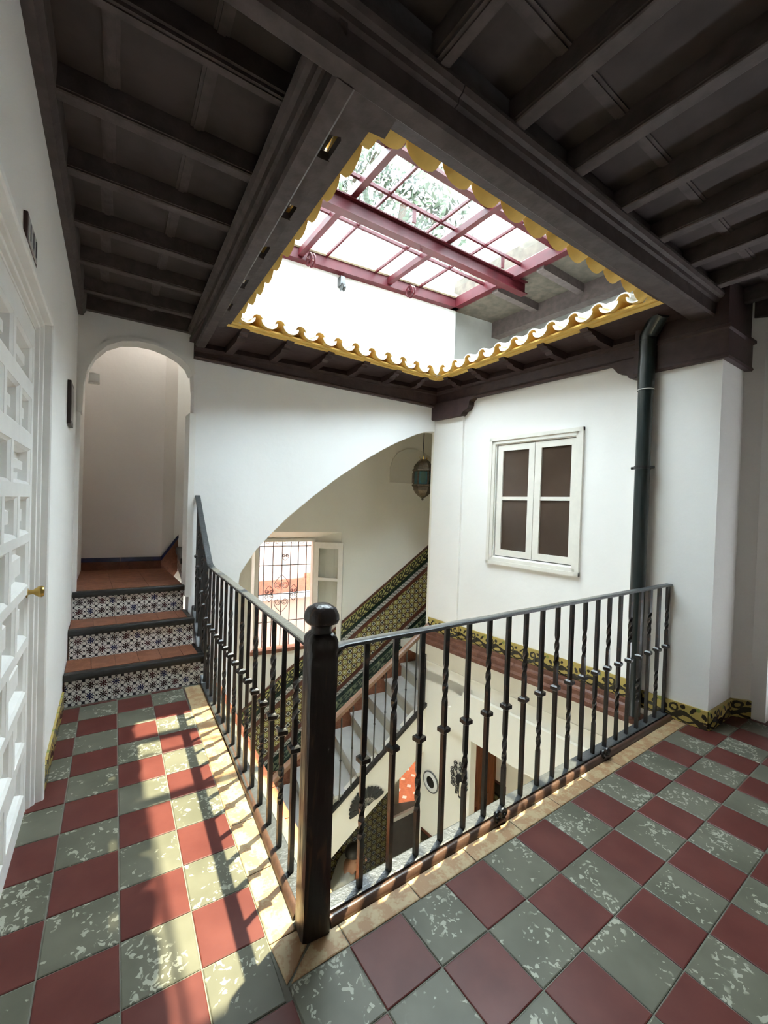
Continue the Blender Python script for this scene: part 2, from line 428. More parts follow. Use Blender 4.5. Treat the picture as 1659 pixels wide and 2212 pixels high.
# ------------------------------------------------------------------ walls of the gallery
# left wall with door opening
DY0, DY1, DZ = 1.33, 2.65, 2.335
wl = MB()
def lwbox(y0, y1, z0, z1, o0=-.22, o1=0.0):
    wl.hexa([Lw(y0, z0, o0), Lw(y0, z0, o1), Lw(y1, z0, o1), Lw(y1, z0, o0), Lw(y0, z1, o0), Lw(y0, z1, o1), Lw(y1, z1, o1), Lw(y1, z1, o0)])
lwbox(-1.4, DY0, 0, 3.2); lwbox(DY1, 5.62, 0, 3.2); lwbox(DY0, DY1, DZ, 3.2)
wall_left = struct('wall_left', 'white plaster wall beside the door with the number plaque', wl, m_white)
# back and east walls behind and beside the camera
bk = MB().box(-1.0, 5.0, -1.6, -1.4, -.3, 3.2)
struct('wall_back', 'white plaster wall behind the viewer', bk, m_white)
we = MB(); we.box(4.11, 4.25, .90, 1.0, 0, 3.2); we.box(4.11, 4.25, -.35, .90, 2.25, 3.2); we.box(4.11, 4.25, -1.4, -.35, 0, 3.2)
struct('wall_east', 'white wall with a dark open doorway beyond the pier', we, m_white)
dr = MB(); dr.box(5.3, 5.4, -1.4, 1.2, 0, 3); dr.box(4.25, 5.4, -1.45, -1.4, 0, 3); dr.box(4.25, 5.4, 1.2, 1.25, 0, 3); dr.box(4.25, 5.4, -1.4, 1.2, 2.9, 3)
struct('wall_room', 'room walls seen through the doorway, darkness painted into their colour', dr, m_darkroom)
# pier at the end of the right railing
pb = MB()
pb.prism([(3.603, 1.094), (4.03, 1.088), (4.11, .99), (4.30, .99), (4.30, 1.75), (xRW(1.60) + .01, 1.60), (3.575, 1.60)], lambda x, y: (x, y, -.3), lambda x, y: (x, y, 3.2))
pier = struct('wall_pier', 'white square pier at the end of the railing', pb, m_white)
# right wall with window recess
wr = MB(); WY0, WY1, WZ0, WZ1 = 2.15, 3.04, 1.01, 2.185
def rwbox(y0, y1, z0, z1, o0=0.0, o1=.25):
    wr.hexa([Rr(y0, z0, o0), Rr(y0, z0, o1), Rr(y1, z0, o1), Rr(y1, z0, o0), Rr(y0, z1, o0), Rr(y0, z1, o1), Rr(y1, z1, o1), Rr(y1, z1, o0)])
rwbox(1.55, WY0, -.3, 3.05); rwbox(WY1, 3.99, -.3, 3.05); rwbox(WY0, WY1, -.3, WZ0); rwbox(WY0, WY1, WZ1, 3.05); rwbox(WY0, WY1, WZ0, WZ1, .12, .25)
rwbox(3.50, 3.96, -.3, 2.75, -.028, .01)                   # corner pilaster
wall_right = struct('wall_right', 'white plaster wall with the small inner window', wr, m_white)

# far wall with the sweeping arch over the stairs
arch = [(1.24, -.2), (1.24, .55), (1.262, .79), (1.40, 1.01), (1.56, 1.19), (1.711, 1.345), (1.98, 1.578), (2.256, 1.795), (2.53, 1.985), (2.813, 2.160), (3.03, 2.275), (3.244, 2.375), (3.38, 2.42), (3.52, 2.437)]
wf = MB(); TH = .14
def fpoly(poly, mbx, o0=0.0, o1=TH): mbx.prism(poly, lambda x, z: F(x, z, o0), lambda x, z: F(x, z, o1))
fpoly([(.81, -.3), (.81, 3.2), (3.60, 3.2), (3.60, 2.437)] + arch[::-1][0:] + [(1.24, GZ), (.81, GZ)], wf)
wall_far = struct('wall_far', 'white wall cut by a sweeping arch over the marble stairs', wf, m_white2)
# wall above the small left arch
ARL = [(-.04, 2.20), (-.035, 2.42), (-.01, 2.57), (.05, 2.70), (.13, 2.795), (.235, 2.855), (.36, 2.88), (.48, 2.875), (.60, 2.845), (.70, 2.795), (.765, 2.735), (.80, 2.66), (.81, 2.52)]
wa = MB()
fpoly([(-.20, .0), (-.20, 3.2), (.81, 3.2)] + ARL[::-1] + [(-.04, .0)], wa, 0, .16)
struct('wall_arch', 'white wall with a low arch over the tiled steps', wa, m_white)
# slightly raised trim band round that arch
tb = MB()
def offp(i, d):
    p = ARL[i]; a_ = ARL[max(i - 1, 0)]; c_ = ARL[min(i + 1, len(ARL) - 1)]; tx, tz = c_[0] - a_[0], c_[1] - a_[1]; L_ = math.hypot(tx, tz); return (p[0] - tz / L_ * d, p[1] + tx / L_ * d)
rings = [[F(*offp(i, -.012), -.012), F(*offp(i, .022), -.012), F(*offp(i, .022), .05), F(*offp(i, -.012), .17)] for i in range(len(ARL) - 1)]
tb.loft(rings)
struct('trim_1', 'white moulded band round the low arch', tb, m_white, True)
# jamb strip on the right of the opening, left end of far wall
jm = MB(); jm.hexa([F(.78, .60, -.02), F(.83, .60, -.02), F(.83, .60, .2), F(.78, .60, .2), F(.78, 2.3, -.015), F(.83, 2.3, -.015), F(.83, 2.3, .2), F(.78, 2.3, .2)])
struct('trim_2', 'narrow white jamb strip where the railing ends', jm, m_white)

# ------------------------------------------------------------------ alcove behind the low arch
ac = MB()
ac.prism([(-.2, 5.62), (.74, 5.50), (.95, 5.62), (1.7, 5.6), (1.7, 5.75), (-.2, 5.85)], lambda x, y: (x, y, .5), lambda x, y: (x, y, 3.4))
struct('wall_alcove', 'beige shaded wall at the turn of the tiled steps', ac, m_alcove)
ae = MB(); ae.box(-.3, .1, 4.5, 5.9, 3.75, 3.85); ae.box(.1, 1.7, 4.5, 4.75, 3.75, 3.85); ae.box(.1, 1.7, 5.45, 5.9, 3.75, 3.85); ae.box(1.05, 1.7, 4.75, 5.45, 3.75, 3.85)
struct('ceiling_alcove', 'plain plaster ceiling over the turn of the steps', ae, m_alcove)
struct('added_rooflight', 'added unseen frosted rooflight brightening the turn of the steps', MB().box(.08, 1.07, 4.73, 5.47, 3.80, 3.82), m_frost)  # added rooflight out of view, lets sky in to brighten the alcove
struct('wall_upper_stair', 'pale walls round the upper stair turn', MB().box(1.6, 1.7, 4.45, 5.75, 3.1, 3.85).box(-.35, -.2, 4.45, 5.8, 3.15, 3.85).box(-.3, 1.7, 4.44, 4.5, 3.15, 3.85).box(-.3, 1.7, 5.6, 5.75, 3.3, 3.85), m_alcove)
# (stairs continue upward behind the far wall)

# ------------------------------------------------------------------ ceiling
ce = MB()
ce.prism([(-.45, -1.5), (4.4, -1.5), (4.4, 1.16), (3.7, 1.16), (.70, 1.16), (.85, 4.35), (-.2, 4.45), (-.4, 1.0)], lambda x, y: (x, y, ZC), lambda x, y: (x, y, ZC + .12))
ceiling = struct('ceiling', 'dark brown boarded ceiling of the gallery', ce, m_plank)
def joist(p0, p1, w, z0=ZJ, z1=ZC, groove=False):
    d = (Vector(p1) - Vector(p0)); d.normalize(); nx, ny = -d.y, d.x
    prof = [(-w / 2, z1), (-w / 2, z0 + .012), (-w / 2 + .006, z0 + .012), (-w / 2 + .006, z0 + .004), (-w / 2 + .012, z0), (w / 2 - .012, z0), (w / 2 - .006, z0 + .004), (w / 2 - .006, z0 + .012), (w / 2, z0 + .012), (w / 2, z1)]
    if groove: prof = [(-w / 2, z1), (-w / 2, z0 + .02), (-w / 2 + .012, z0 + .02), (-w / 2 + .012, z0 + .006), (-.012, z0 + .006), (-.012, z0), (.012, z0), (.012, z0 + .006), (w / 2 - .012, z0 + .006), (w / 2 - .012, z0 + .02), (w / 2, z0 + .02), (w / 2, z1)]
    MB().loft([[(p[0] + nx * a, p[1] + ny * a, z) for a, z in prof] for p in (p0, p1)]).obj('joist', m_wood, ceiling)
for i, y in enumerate((1.64, 2.105, 2.565, 3.035, 3.495, 3.965)):
    joist((xLW(y) - .01, y + .02), (.70 + .05 * (y - 2), y - .01), .072, groove=(i == 0))
for i in range(-2, 9): joist((.998 + .4125 * i, -1.42), (.998 + .4125 * i, 1.165), .078, groove=(i in (0,)))
def batten(a, b, w=.055, t=.014):
    d = (Vector(b) - Vector(a)).normalized(); nx, ny = -d.y, d.x
    prof = [(-w / 2, ZC + .01), (-w / 2, ZC - t * .5), (-w / 4, ZC - t * .5), (-w / 4, ZC - t), (w / 4, ZC - t), (w / 4, ZC - t * .5), (w / 2, ZC - t * .5), (w / 2, ZC + .01)]
    MB().loft([[(p[0] + nx * q, p[1] + ny * q, z) for q, z in prof] for p in (a, b)]).obj('batten', m_wood, ceiling)
YJ = [1.16, 1.64, 2.105, 2.565, 3.035, 3.495, 3.965, 4.33]
for a, c in zip(YJ, YJ[1:]):
    batten((.045 + .02 * (a - 2), a + .037), (.065 + .02 * (c - 2.3), c - .037)); batten((.37 + .03 * (a - 2), a + .037), (.38 + .03 * (c - 2.2), c - .037))
XJ = [.998 + .4125 * i for i in range(-2, 9)]
for a, c in zip(XJ, XJ[1:]):
    for yb in (.92, .36, -.2): batten((a + .04, yb), (c - .04, yb))
# cornice strips at wall/ceiling
MB().loft([[Lw(y, 3.00, 0.0), Lw(y, 3.00, .035), Lw(y, 3.04, .055), Lw(y, ZC, .06), Lw(y, ZC, 0)] for y in (-1.4, 4.42)]).obj('cornice', m_wood, ceiling)
MB().hexa([F(-.1, 3.045, -.05), F(.82, 3.02, -.05), F(.82, 3.02, .02), F(-.1, 3.045, .02), F(-.1, ZC, -.05), F(.82, ZC, -.05), F(.82, ZC, .02), F(-.1, ZC, .02)]).obj('cornice', m_wood, ceiling)
MB().box(4.05, 4.12, -1.4, 1.05, 2.99, ZC).obj('cornice', m_wood, ceiling)
# main beams round the well
def rb(x): return 1.205 - .021 * (x - .5)                  # front edge of right beam
b = MB(); b.loft([[(x, rb(x), ZB + .012), (x, rb(x) + .012, ZB), (x, 1.275, ZB), (x, 1.285, ZB + .01), (x, 1.285, ZC + .1), (x, rb(x), ZC + .1)] for x in (-.4, 3.72)]).obj('main_beam', m_wood, ceiling)
b = MB(); b.loft([[(x, rb(x) + .005, ZJ + .01), (x, rb(x) - .045, ZJ + .01), (x, rb(x) - .05, ZJ - .012), (x, rb(x) - .04, ZJ - .03), (x, rb(x) - .022, ZJ - .036), (x, rb(x) - .018, ZJ - .055), (x, rb(x) + .005, ZJ - .06)] for x in (-.4, 1.10)]).obj('beam_moulding', m_wood, ceiling)
b = MB(); b.loft([[(x, rb(x) + .005, ZJ + .01), (x, rb(x) - .045, ZJ + .01), (x, rb(x) - .05, ZJ - .012), (x, rb(x) - .04, ZJ - .03), (x, rb(x) - .022, ZJ - .036), (x, rb(x) - .018, ZJ - .055), (x, rb(x) + .005, ZJ - .06)] for x in (1.105, 3.60)]).obj('beam_moulding', m_wood, ceiling)
def lb(y): return .642 + .0545 * (y - 1.307)               # left edge of left beam
b = MB(); b.loft([[(lb(y), y, ZB + .012), (lb(y) + .012, y, ZB), (lb(y) + .075, y, ZB), (lb(y) + .085, y, ZB + .01), (lb(y) + .085, y, ZC + .1), (lb(y), y, ZC + .1)] for y in (1.27, 4.30)]).obj('main_beam', m_wood, ceiling)
for r0 in ((.0, .0), (.0, -.0)):
    pass
b = MB(); b.loft([[(lb(y) + .005, y, ZJ + .01), (lb(y) - .06, y, ZJ + .01), (lb(y) - .065, y, ZJ - .012), (lb(y) - .05, y, ZJ - .03), (lb(y) - .03, y, ZJ - .036), (lb(y) - .022, y, ZJ - .06), (lb(y) - .008, y, ZJ - .066), (lb(y) + .005, y, ZJ - .085)] for y in (1.19, 4.31)]).obj('beam_moulding', m_wood, ceiling)
MB().hexa([(.655, 1.22, ZB + .02), (.90, 1.22, ZB + .02), (.93, 1.40, ZB + .03), (.68, 1.44, ZB + .03), (.655, 1.22, ZC), (.90, 1.22, ZC), (.93, 1.40, ZC), (.68, 1.44, ZC)]).obj('corner_block', m_wood, ceiling)

# ------------------------------------------------------------------ eaves around the well
# inner corners of the yellow edge (soffit line)
EZ = 2.968
CO = {'FL': (.967, 3.672), 'FR': (3.278, 3.690), 'NR': (3.195, 1.352), 'NL': (.885, 1.388)}
def canal_mesh(name, n=11, R=.094, L=.36, t=.011, rise=.13):
    b = MB(); outer = []; inner = []
    for y in (0, L):
        sc = 1.0 if y == 0 else .86
        o = [(-R * sc * math.cos(math.pi * i / (n - 1)), y, -R * sc * .82 * math.sin(math.pi * i / (n - 1)) + R * .82 + y * rise) for i in range(n)]
        q = [(-(R - t) * sc * math.cos(math.pi * i / (n - 1)), y, -(R - t) * sc * .82 * math.sin(math.pi * i / (n - 1)) + R * .82 + y * rise) for i in range(n)]
        outer.append(o); inner.append(q)
    b.mat(0).loft(outer, cap=False, closed=False); b.mat(1).loft(inner, cap=False, closed=False)
    for i in range(n - 1):
        b.add([outer[0][i], outer[0][i + 1], inner[0][i + 1], inner[0][i]], [(0, 1, 2, 3)]); b.add([outer[1][i], outer[1][i + 1], inner[1][i + 1], inner[1][i]], [(0, 1, 2, 3)])
    for i in (0, n - 1): b.add([outer[0][i], outer[1][i], inner[1][i], inner[0][i]], [(0, 1, 2, 3)])
    return b.mesh(name, [m_yellow, m_rim], True)
def cover_mesh(name, n=9, R=.047, L=.36, t=.011, rise=.13, h0=.052):
    b = MB(); outer = []; inner = []
    for y in (0, L):
        o = [(-R * math.cos(math.pi * i / (n - 1)), y + .012, R * .95 * math.sin(math.pi * i / (n - 1)) + h0 + y * rise) for i in range(n)]
        q = [(-(R - t) * math.cos(math.pi * i / (n - 1)), y + .012, (R - t) * .95 * math.sin(math.pi * i / (n - 1)) + h0 + y * rise) for i in range(n)]
        outer.append(o); inner.append(q)
    b.mat(1).loft(outer, cap=False, closed=False); b.mat(0).loft(inner, cap=False, closed=False)
    b.mat(1)
    for i in range(n - 1):
        b.add([outer[0][i], outer[0][i + 1], inner[0][i + 1], inner[0][i]], [(0, 1, 2, 3)]); b.add([outer[1][i], outer[1][i + 1], inner[1][i + 1], inner[1][i]], [(0, 1, 2, 3)])
    for i in (0, n - 1): b.add([outer[0][i], outer[1][i], inner[1][i], inner[0][i]], [(0, 1, 2, 3)])
    return b.mesh(name, [m_yellow, m_rim], True)
me_canal = canal_mesh('channel_tile', R=.072); me_cover = cover_mesh('cover_tile', R=.056, h0=.045); me_canal2 = canal_mesh('channel_tile', L=.125); me_cover2 = cover_mesh('cover_tile', L=.125)
def eave(a, c, label, over, per, brk, soff, dep=.30, deck=True, dk=.85):
    # a->c: edge line with the well on the right-hand side; local x along, local y outward (away from the well)
    A = Vector(CO[a]); Bv = Vector(CO[c]); d = Bv - A; L = d.length; ang = math.atan2(d.y, d.x)
    t = thing('tile_eave', label, 'roof eave', (A.x, A.y, EZ), ang, 'ochre eaves round the light well')
    # yellow mortar bed under the tiles
    b = MB(); prof = [(dep, .075), (dep, .12), (-over * .2, .10), (-over * .2, .06)] if not deck else [(dep, .0), (.0, -.003), (-.004, .006), (-over * .45, .004), (-over * .42, .02), (.02, .045), (dep, .09)]
    b.loft([[(x, y, z) for y, z in prof] for x in (-.02, L + .02)]).obj('mortar_bed', m_yellow, t)
    n = max(1, round(L / per)); st = L / n
    for i in range(n):
        x = (i + .5) * st; jit = random.uniform(-.008, .008)
        mkobj('channel_tile', me_canal if deck else me_canal2, t, (x, -over + jit, .002), random.uniform(-.03, .03))
        if i < n - 1: mkobj('cover_tile', me_cover if deck else me_cover2, t, (x + st / 2, -over + jit, .012), random.uniform(-.04, .04))
    for lx_, sg_ in ((0, 1),) if a == 'NL' else (((0, 1), (L, -1)) if a == 'FL' else (((L, -1),) if a == 'FR' else ())):
        mkobj('corner_tile', me_canal2 if a == 'NL' else me_canal, t, (lx_ + .06 * sg_, -.06, .0), sg_ * math.pi / 4)
    # sloping roof behind the eave so that no light leaks
    if deck: MB().loft([[(x0, y, z) for y, z in ((.12, .13), (dk, .24), (dk, .27), (.12, .18))] for x0 in (-.03, L + .03)]).obj('roof_deck', m_rim, t)
    # dark soffit board
    if a == 'NL':
        MB().loft([[(x, y, z) for y, z in ((.0, .0), (.075, -.008), (.075, .03), (.0, .03))] for x in (-.05, L + .1)]).obj('soffit_board', m_wood, t)
        MB().box(-.1, L + .1, .085, .17, .045, .07).obj('light_block_board', m_plank, t)  # added dark board, stops light leaking through the soffit gaps
        g0 = -.05
        for gx_ in (.16, .62, 1.05, 1.48, 1.90, L + .1):
            rag = [(g0, .07), (gx_, .07)] + [(gx_ - .02 + random.uniform(-.02, .015), .085), (gx_ + random.uniform(-.02, .01), .11), (gx_ - .01, .15), (g0 + .0, .15), (g0 + random.uniform(-.01, .02), .11)]
            MB().prism(rag, lambda x, y: (x, y, -.012), lambda x, y: (x, y, .025)).obj('rafter_board', m_wood, t); g0 = gx_ + .11
        soff = .08
    s0, s1 = soff if isinstance(soff, tuple) else (soff, soff)
    if a != 'NL': MB().loft([[(x, y, z) for y, z in ((.0, .0), (sf, -.02), (sf, .02), (.0, .03))] for x, sf in (((-.2 if s0 > .3 else -.30) if deck else -.05, s0), (L + (.32 if deck and s0 > .3 else .10), s1))]).obj('soffit_board', m_wood2, t)
    for bx in brk:
        sf = lerp(s0, s1, bx / L)
        pr = [(.0, -.004), (.02, -.028), (.055, -.026), (.075, -.045), (.12, -.048), (.145, -.07), (.20, -.075), (sf - .01, -.085), (sf - .01, .0)]
        if not deck: pr = [(.01, -.0), (.02, -.012), (.05, -.02), (.08, -.014), (.10, -.024), (.13, -.02), (.14, .0)]
        MB().prism(pr, lambda y, z, bx=bx: (bx - .034, y, z), lambda y, z, bx=bx: (bx + .034, y, z)).obj('bracket', m_wood2, t)
    return t
OV = .085
eave('FL', 'FR', 'scalloped yellow eave with white tile ends above the far arch wall', .115, .195, [x - .967 for x in (1.094, 1.50, 1.918, 2.331, 2.743, 3.13)], (.60, .28))
eave('FR', 'NR', 'scalloped yellow eave with white tile ends above the window wall', .10, .198, [3.69 - y for y in (3.55, 3.167, 2.743, 2.306, 1.899)], (.28, .50), dk=2.0)
eave('NR', 'NL', 'yellow tile undersides above the railing that ends at the pier', .075, .193, [], .075, .065, False)
eave('NL', 'FL', 'yellow tile undersides and weathered soffit above the corridor railing', .045, .193, [], .14, .05, False)
# dark fascia beams on far and right walls, corbels
fb = MB()
def fas(mbx, P, u0, u1, z0a, z0b, z1, off):
    pr0 = [(0, 0), (-off - .012, .0), (-off - .018, .012), (-off - .012, .03), (-off, .035), (-off, -1), (-off - .02, -2), (-off - .025, -3), (0, -3)]
    rings = []
    for u, zb in ((u0, z0a), (u1, z0b)):
        rings.append([P(u, zb, .02), P(u, zb, -off - .012), P(u, zb + .012, -off - .02), P(u, zb + .03, -off - .014), P(u, zb + .036, -off), P(u, z1 - .05, -off), P(u, z1 - .04, -off - .022), P(u, z1 - .015, -off - .028), P(u, z1, -off - .02), P(u, z1 + .06, -off), P(u, z1 + .06, .02)])
    mbx.loft(rings)
fas(fb, F, .80, 3.56, 2.80, 2.715, 2.915, .035)
fo = struct('trim_3', 'dark brown moulded fascia beam over the arch wall', fb, m_wood2)
fb2 = MB(); fas(fb2, Rr, 3.96, 1.52, 2.735, 2.74, 2.915, .045)
fo2 = struct('trim_4', 'dark brown moulded fascia beam over the window wall', fb2, m_wood2)
def corb(name, pts, o0, o1, mat, parent): MB().prism(pts, lambda y, z: Rr(y, z, o0), lambda y, z: Rr(y, z, o1)).obj(name, mat, parent)
corb('corbel', [(3.96, 2.75), (3.96, 2.575), (3.94, 2.56), (3.50, 2.56), (3.475, 2.575), (3.455, 2.60), (3.40, 2.62), (3.375, 2.66), (3.37, 2.70), (3.33, 2.735), (3.30, 2.75)], -.085, .01, m_wood2, fo2)
corb('corbel', [(1.50, 2.76), (1.50, 2.60), (1.68, 2.588), (1.71, 2.60), (1.735, 2.64), (1.80, 2.66), (1.83, 2.70), (1.87, 2.735), (1.92, 2.745)], -.085, .01, m_wood2, fo2)
# fascia round the pier
pf = MB()
path = [(3.545, 1.66), (3.570, 1.058), (4.08, 1.052)]
def pfr(x, y, nx, ny): return [(x + nx * .06, y + ny * .06, 2.595), (x, y, 2.595), (x - nx * .008, y - ny * .008, 2.61), (x, y, 2.63), (x, y, 2.79), (x - nx * .018, y - ny * .018, 2.80), (x - nx * .018, y - ny * .018, 2.82), (x + nx * .01, y + ny * .01, 2.83), (x + nx * .01, y + ny * .01, 3.16), (x + nx * .06, y + ny * .06, 3.16)]
pf.loft([pfr(path[0][0], path[0][1], 1, 0), pfr(path[1][0], path[1][1], .72, .72), pfr(path[2][0], path[2][1], 0, 1)])
struct('trim_5', 'dark brown fascia band round the top of the white pier', pf, m_wood2)

# ------------------------------------------------------------------ light shaft above the eaves and skylight
PZ = 4.27
sh = MB()
def P2(x, z, o=0.0): return (x, yFW(x) + .48 + o, z)
sh.prism([(.2, 3.18), (4.17, 3.0), (4.17, 4.62), (.2, 4.62)], lambda x, z: P2(x, z), lambda x, z: P2(x, z, .2))
wallp = struct('wall_parapet', 'white parapet wall of the light shaft above the far eave', sh, m_rim)
for x, w in ((1.95, .07), (3.06, .06)):
    for dx in (-w, -w + .022, w - .022, w):
        MB().hexa([P2(x + dx - .004, 3.42, -.006), P2(x + dx + .004, 3.42, -.006), P2(x + dx + .004, 3.42, .01), P2(x + dx - .004, 3.42, .01), P2(x + dx - .004, 4.2, -.006), P2(x + dx + .004, 4.2, -.006), P2(x + dx + .004, 4.2, .01), P2(x + dx - .004, 4.2, .01)]).obj('plaster_bead', m_rim, wallp)
MB().hexa([P2(.3, 3.40, -.012), P2(4.17, 3.40, -.012), P2(4.17, 3.40, .01), P2(.3, 3.40, .01), P2(.3, 3.425, -.006), P2(4.17, 3.425, -.006), P2(4.17, 3.425, .01), P2(.3, 3.425, .01)]).obj('plaster_bead', m_rim, wallp)
s2 = MB(); s2.box(.05, .25, .3, 5.2, 3.2, 4.62); s2.box(.05, 5.5, .25, .45, 3.2, 4.62)
struct('wall_shaft', 'white side walls of the light shaft', s2, m_rim)
s3 = MB(); s3.prism([(4.17, 3.0), (5.5, 3.0), (5.5, 4.62), (4.17, 4.62)], lambda x, z: P2(x, z, .12), lambda x, z: P2(x, z, .3)); s3.box(5.3, 5.5, .3, 4.6, 3.0, 4.62)
struct('wall_shaft_east', 'grey stained wall beyond the skylight', s3, plaster('grey_stained_plaster', (.40, .39, .37), .35))
s4 = MB(); s4.box(4.13, 5.5, .3, 4.8, 4.30, 4.62); s4.box(.05, 4.13, .25, 1.66, 4.30, 4.62); s4.box(.05, .78, 1.70, 5.2, 4.30, 4.62)
dc = struct('ceiling_shaft', 'dim boarded soffit beside the skylight', s4, plain('dull_brown_board', (.085, .07, .052), .9, var=.4))
for y in (3.62, 2.98, 2.36, 1.7): MB().box(4.13, 5.3, y - .045, y + .045, 4.2, 4.31).obj('soffit_beam', m_wood, dc)
MB().box(4.95, 5.1, .4, 4.6, 4.08, 4.31).obj('soffit_beam', m_wood, dc)
# skylight
sky = thing('skylight', 'oxide red steel skylight with dusty glass panes over the well', 'skylight', (0, 0, PZ))
def ibeam(name, p0, p1, z0, h, w, par, mat=None, tw=.012):
    d = (Vector(p1) - Vector(p0)).normalized(); nx, ny = -d.y, d.x
    pr = [(-w / 2, z0), (w / 2, z0), (w / 2, z0 + tw), (tw / 2, z0 + tw), (tw / 2, z0 + h - tw), (w / 2, z0 + h - tw), (w / 2, z0 + h), (-w / 2, z0 + h), (-w / 2, z0 + h - tw), (-tw / 2, z0 + h - tw), (-tw / 2, z0 + tw), (-w / 2, z0 + tw)]
    return MB().loft([[(p[0] + nx * a, p[1] + ny * a, z) for a, z in pr] for p in (p0, p1)]).obj(name, mat or m_steel, par)
def bar(name, p0, p1, z0, h, w, par, mat=None):
    d = (Vector(p1) - Vector(p0)).normalized(); nx, ny = -d.y * w / 2, d.x * w / 2
    return MB().hexa([(p0[0] - nx, p0[1] - ny, z0), (p1[0] - nx, p1[1] - ny, z0), (p1[0] + nx, p1[1] + ny, z0), (p0[0] + nx, p0[1] + ny, z0), (p0[0] - nx, p0[1] - ny, z0 + h), (p1[0] - nx, p1[1] - ny, z0 + h), (p1[0] + nx, p1[1] + ny, z0 + h), (p0[0] + nx, p0[1] + ny, z0 + h)]).obj(name, mat or m_steel, par)
def yP(x): return yFW(x) + .48
bar('frame_beam', (.3, yP(.3) - .045), (4.17, yP(4.17) - .045), -.03, .13, .09, sky)
bar('frame_beam', (4.12, .5), (4.12, yP(4.12)), -.03, .13, .09, sky)
bar('frame_beam', (.75, .5), (.75, yP(.75)), -.03, .13, .09, sky)
bar('frame_beam', (.3, 1.655), (4.17, 1.655), -.03, .13, .12, sky)
for x in (1.93, 3.06): bar('rafter', (x, 1.66), (x, yP(x)), .0, .07, .06, sky)
ibeam('cross_girder', (.3, 3.46), (4.33, 3.335), -.155, .15, .09, sky)
for x in (1.30, 2.23, 2.86, 3.50): bar('glazing_bar', (x, 1.66), (x, yP(x)), .075, .03, .022, sky)
for y in (2.80, 3.24, 3.80): bar('purlin', (.75, y + .02), (4.12, y - .03), .065, .03, .026 if y > 3 else .07, sky)
for x, y in ((2.52, 3.24), (3.78, 3.22)): MB().box(x - .02, x + .02, y - .008, y + .008, -.06, .08).obj('hanger', m_steel, sky)
xsK = [.80, 1.30, 1.93, 2.23, 2.86, 3.06, 3.50, 4.08]; ysK = [1.72, 2.80, 3.24, 3.80, 4.35]
for x0, x1 in zip(xsK, xsK[1:]):
    for y0, y1 in zip(ysK, ysK[1:]):
        yy = y1 if y1 < 4.3 else yP(x1) - .10
        MB().box(x0 + .012, x1 - .012, y0 + .012, yy - .012, .097, .102).obj('pane', m_skyglass, sky)
# far lower ledge flashing
bar('flashing', (.75, yP(.75) - .10), (4.12, yP(4.12) - .10), .09, .04, .05, sky, plain('tan_flashing', (.30, .24, .17), .8))
for x in (2.02, 3.32):       # pulley wheels
    w = MB(); yb = yP(x) - .16
    for r, dx in ((.065, -.02), (.065, .02)):
        ring = [(x + dx, yb + r * math.cos(2 * math.pi * k / 20), -.05 + r * math.sin(2 * math.pi * k / 20)) for k in range(21)]
        w.tube(ring, .010, 6)
    for k in range(3):
        a = math.pi * k / 3
        w.tube([(x, yb - .06 * math.cos(a), -.05 - .06 * math.sin(a)), (x, yb + .06 * math.cos(a), -.05 + .06 * math.sin(a))], .007, 6)
    w.tube([(x - .05, yb, -.05), (x + .05, yb, -.05)], .012, 8); w.box(x - .012, x + .012, yb - .01, yb + .01, -.05, .03)
    w.obj('pulley_wheel', m_steel, sky)
MB().tube([(2.70, 3.35, -.16), (2.70, 3.35, -.19), (2.71, 3.34, -.215), (2.70, 3.33, -.19)], .006, 6).obj('hook', m_steel, sky)
# small hoist block on parapet
hb = thing('hoist_block', 'small black pulley block fixed to the parapet under the red beam', 'pulley', (2.45, yP(2.45) - .06, 4.12))
MB().box(-.03, .03, -.02, .06, -.03, .08).obj('bracket', m_iron, hb); w = MB(); w.lathe([(.001, -.02), (.045, -.02), (.03, 0), (.045, .02), (.001, .02)], 14); w.obj('sheave', m_iron, hb, True, (0, -.02, -.05)).rotation_euler = (0, math.pi / 2, 0)

def part(mb, name, mats, root, smooth=False):
    """mesh written in world coordinates, parented to an unrotated root"""
    return mb.obj(name, mats, root, smooth, loc=tuple(-q for q in root.location))
def subpart(mb, name, mats, par, smooth=False): return mb.obj(name, mats, par, smooth)

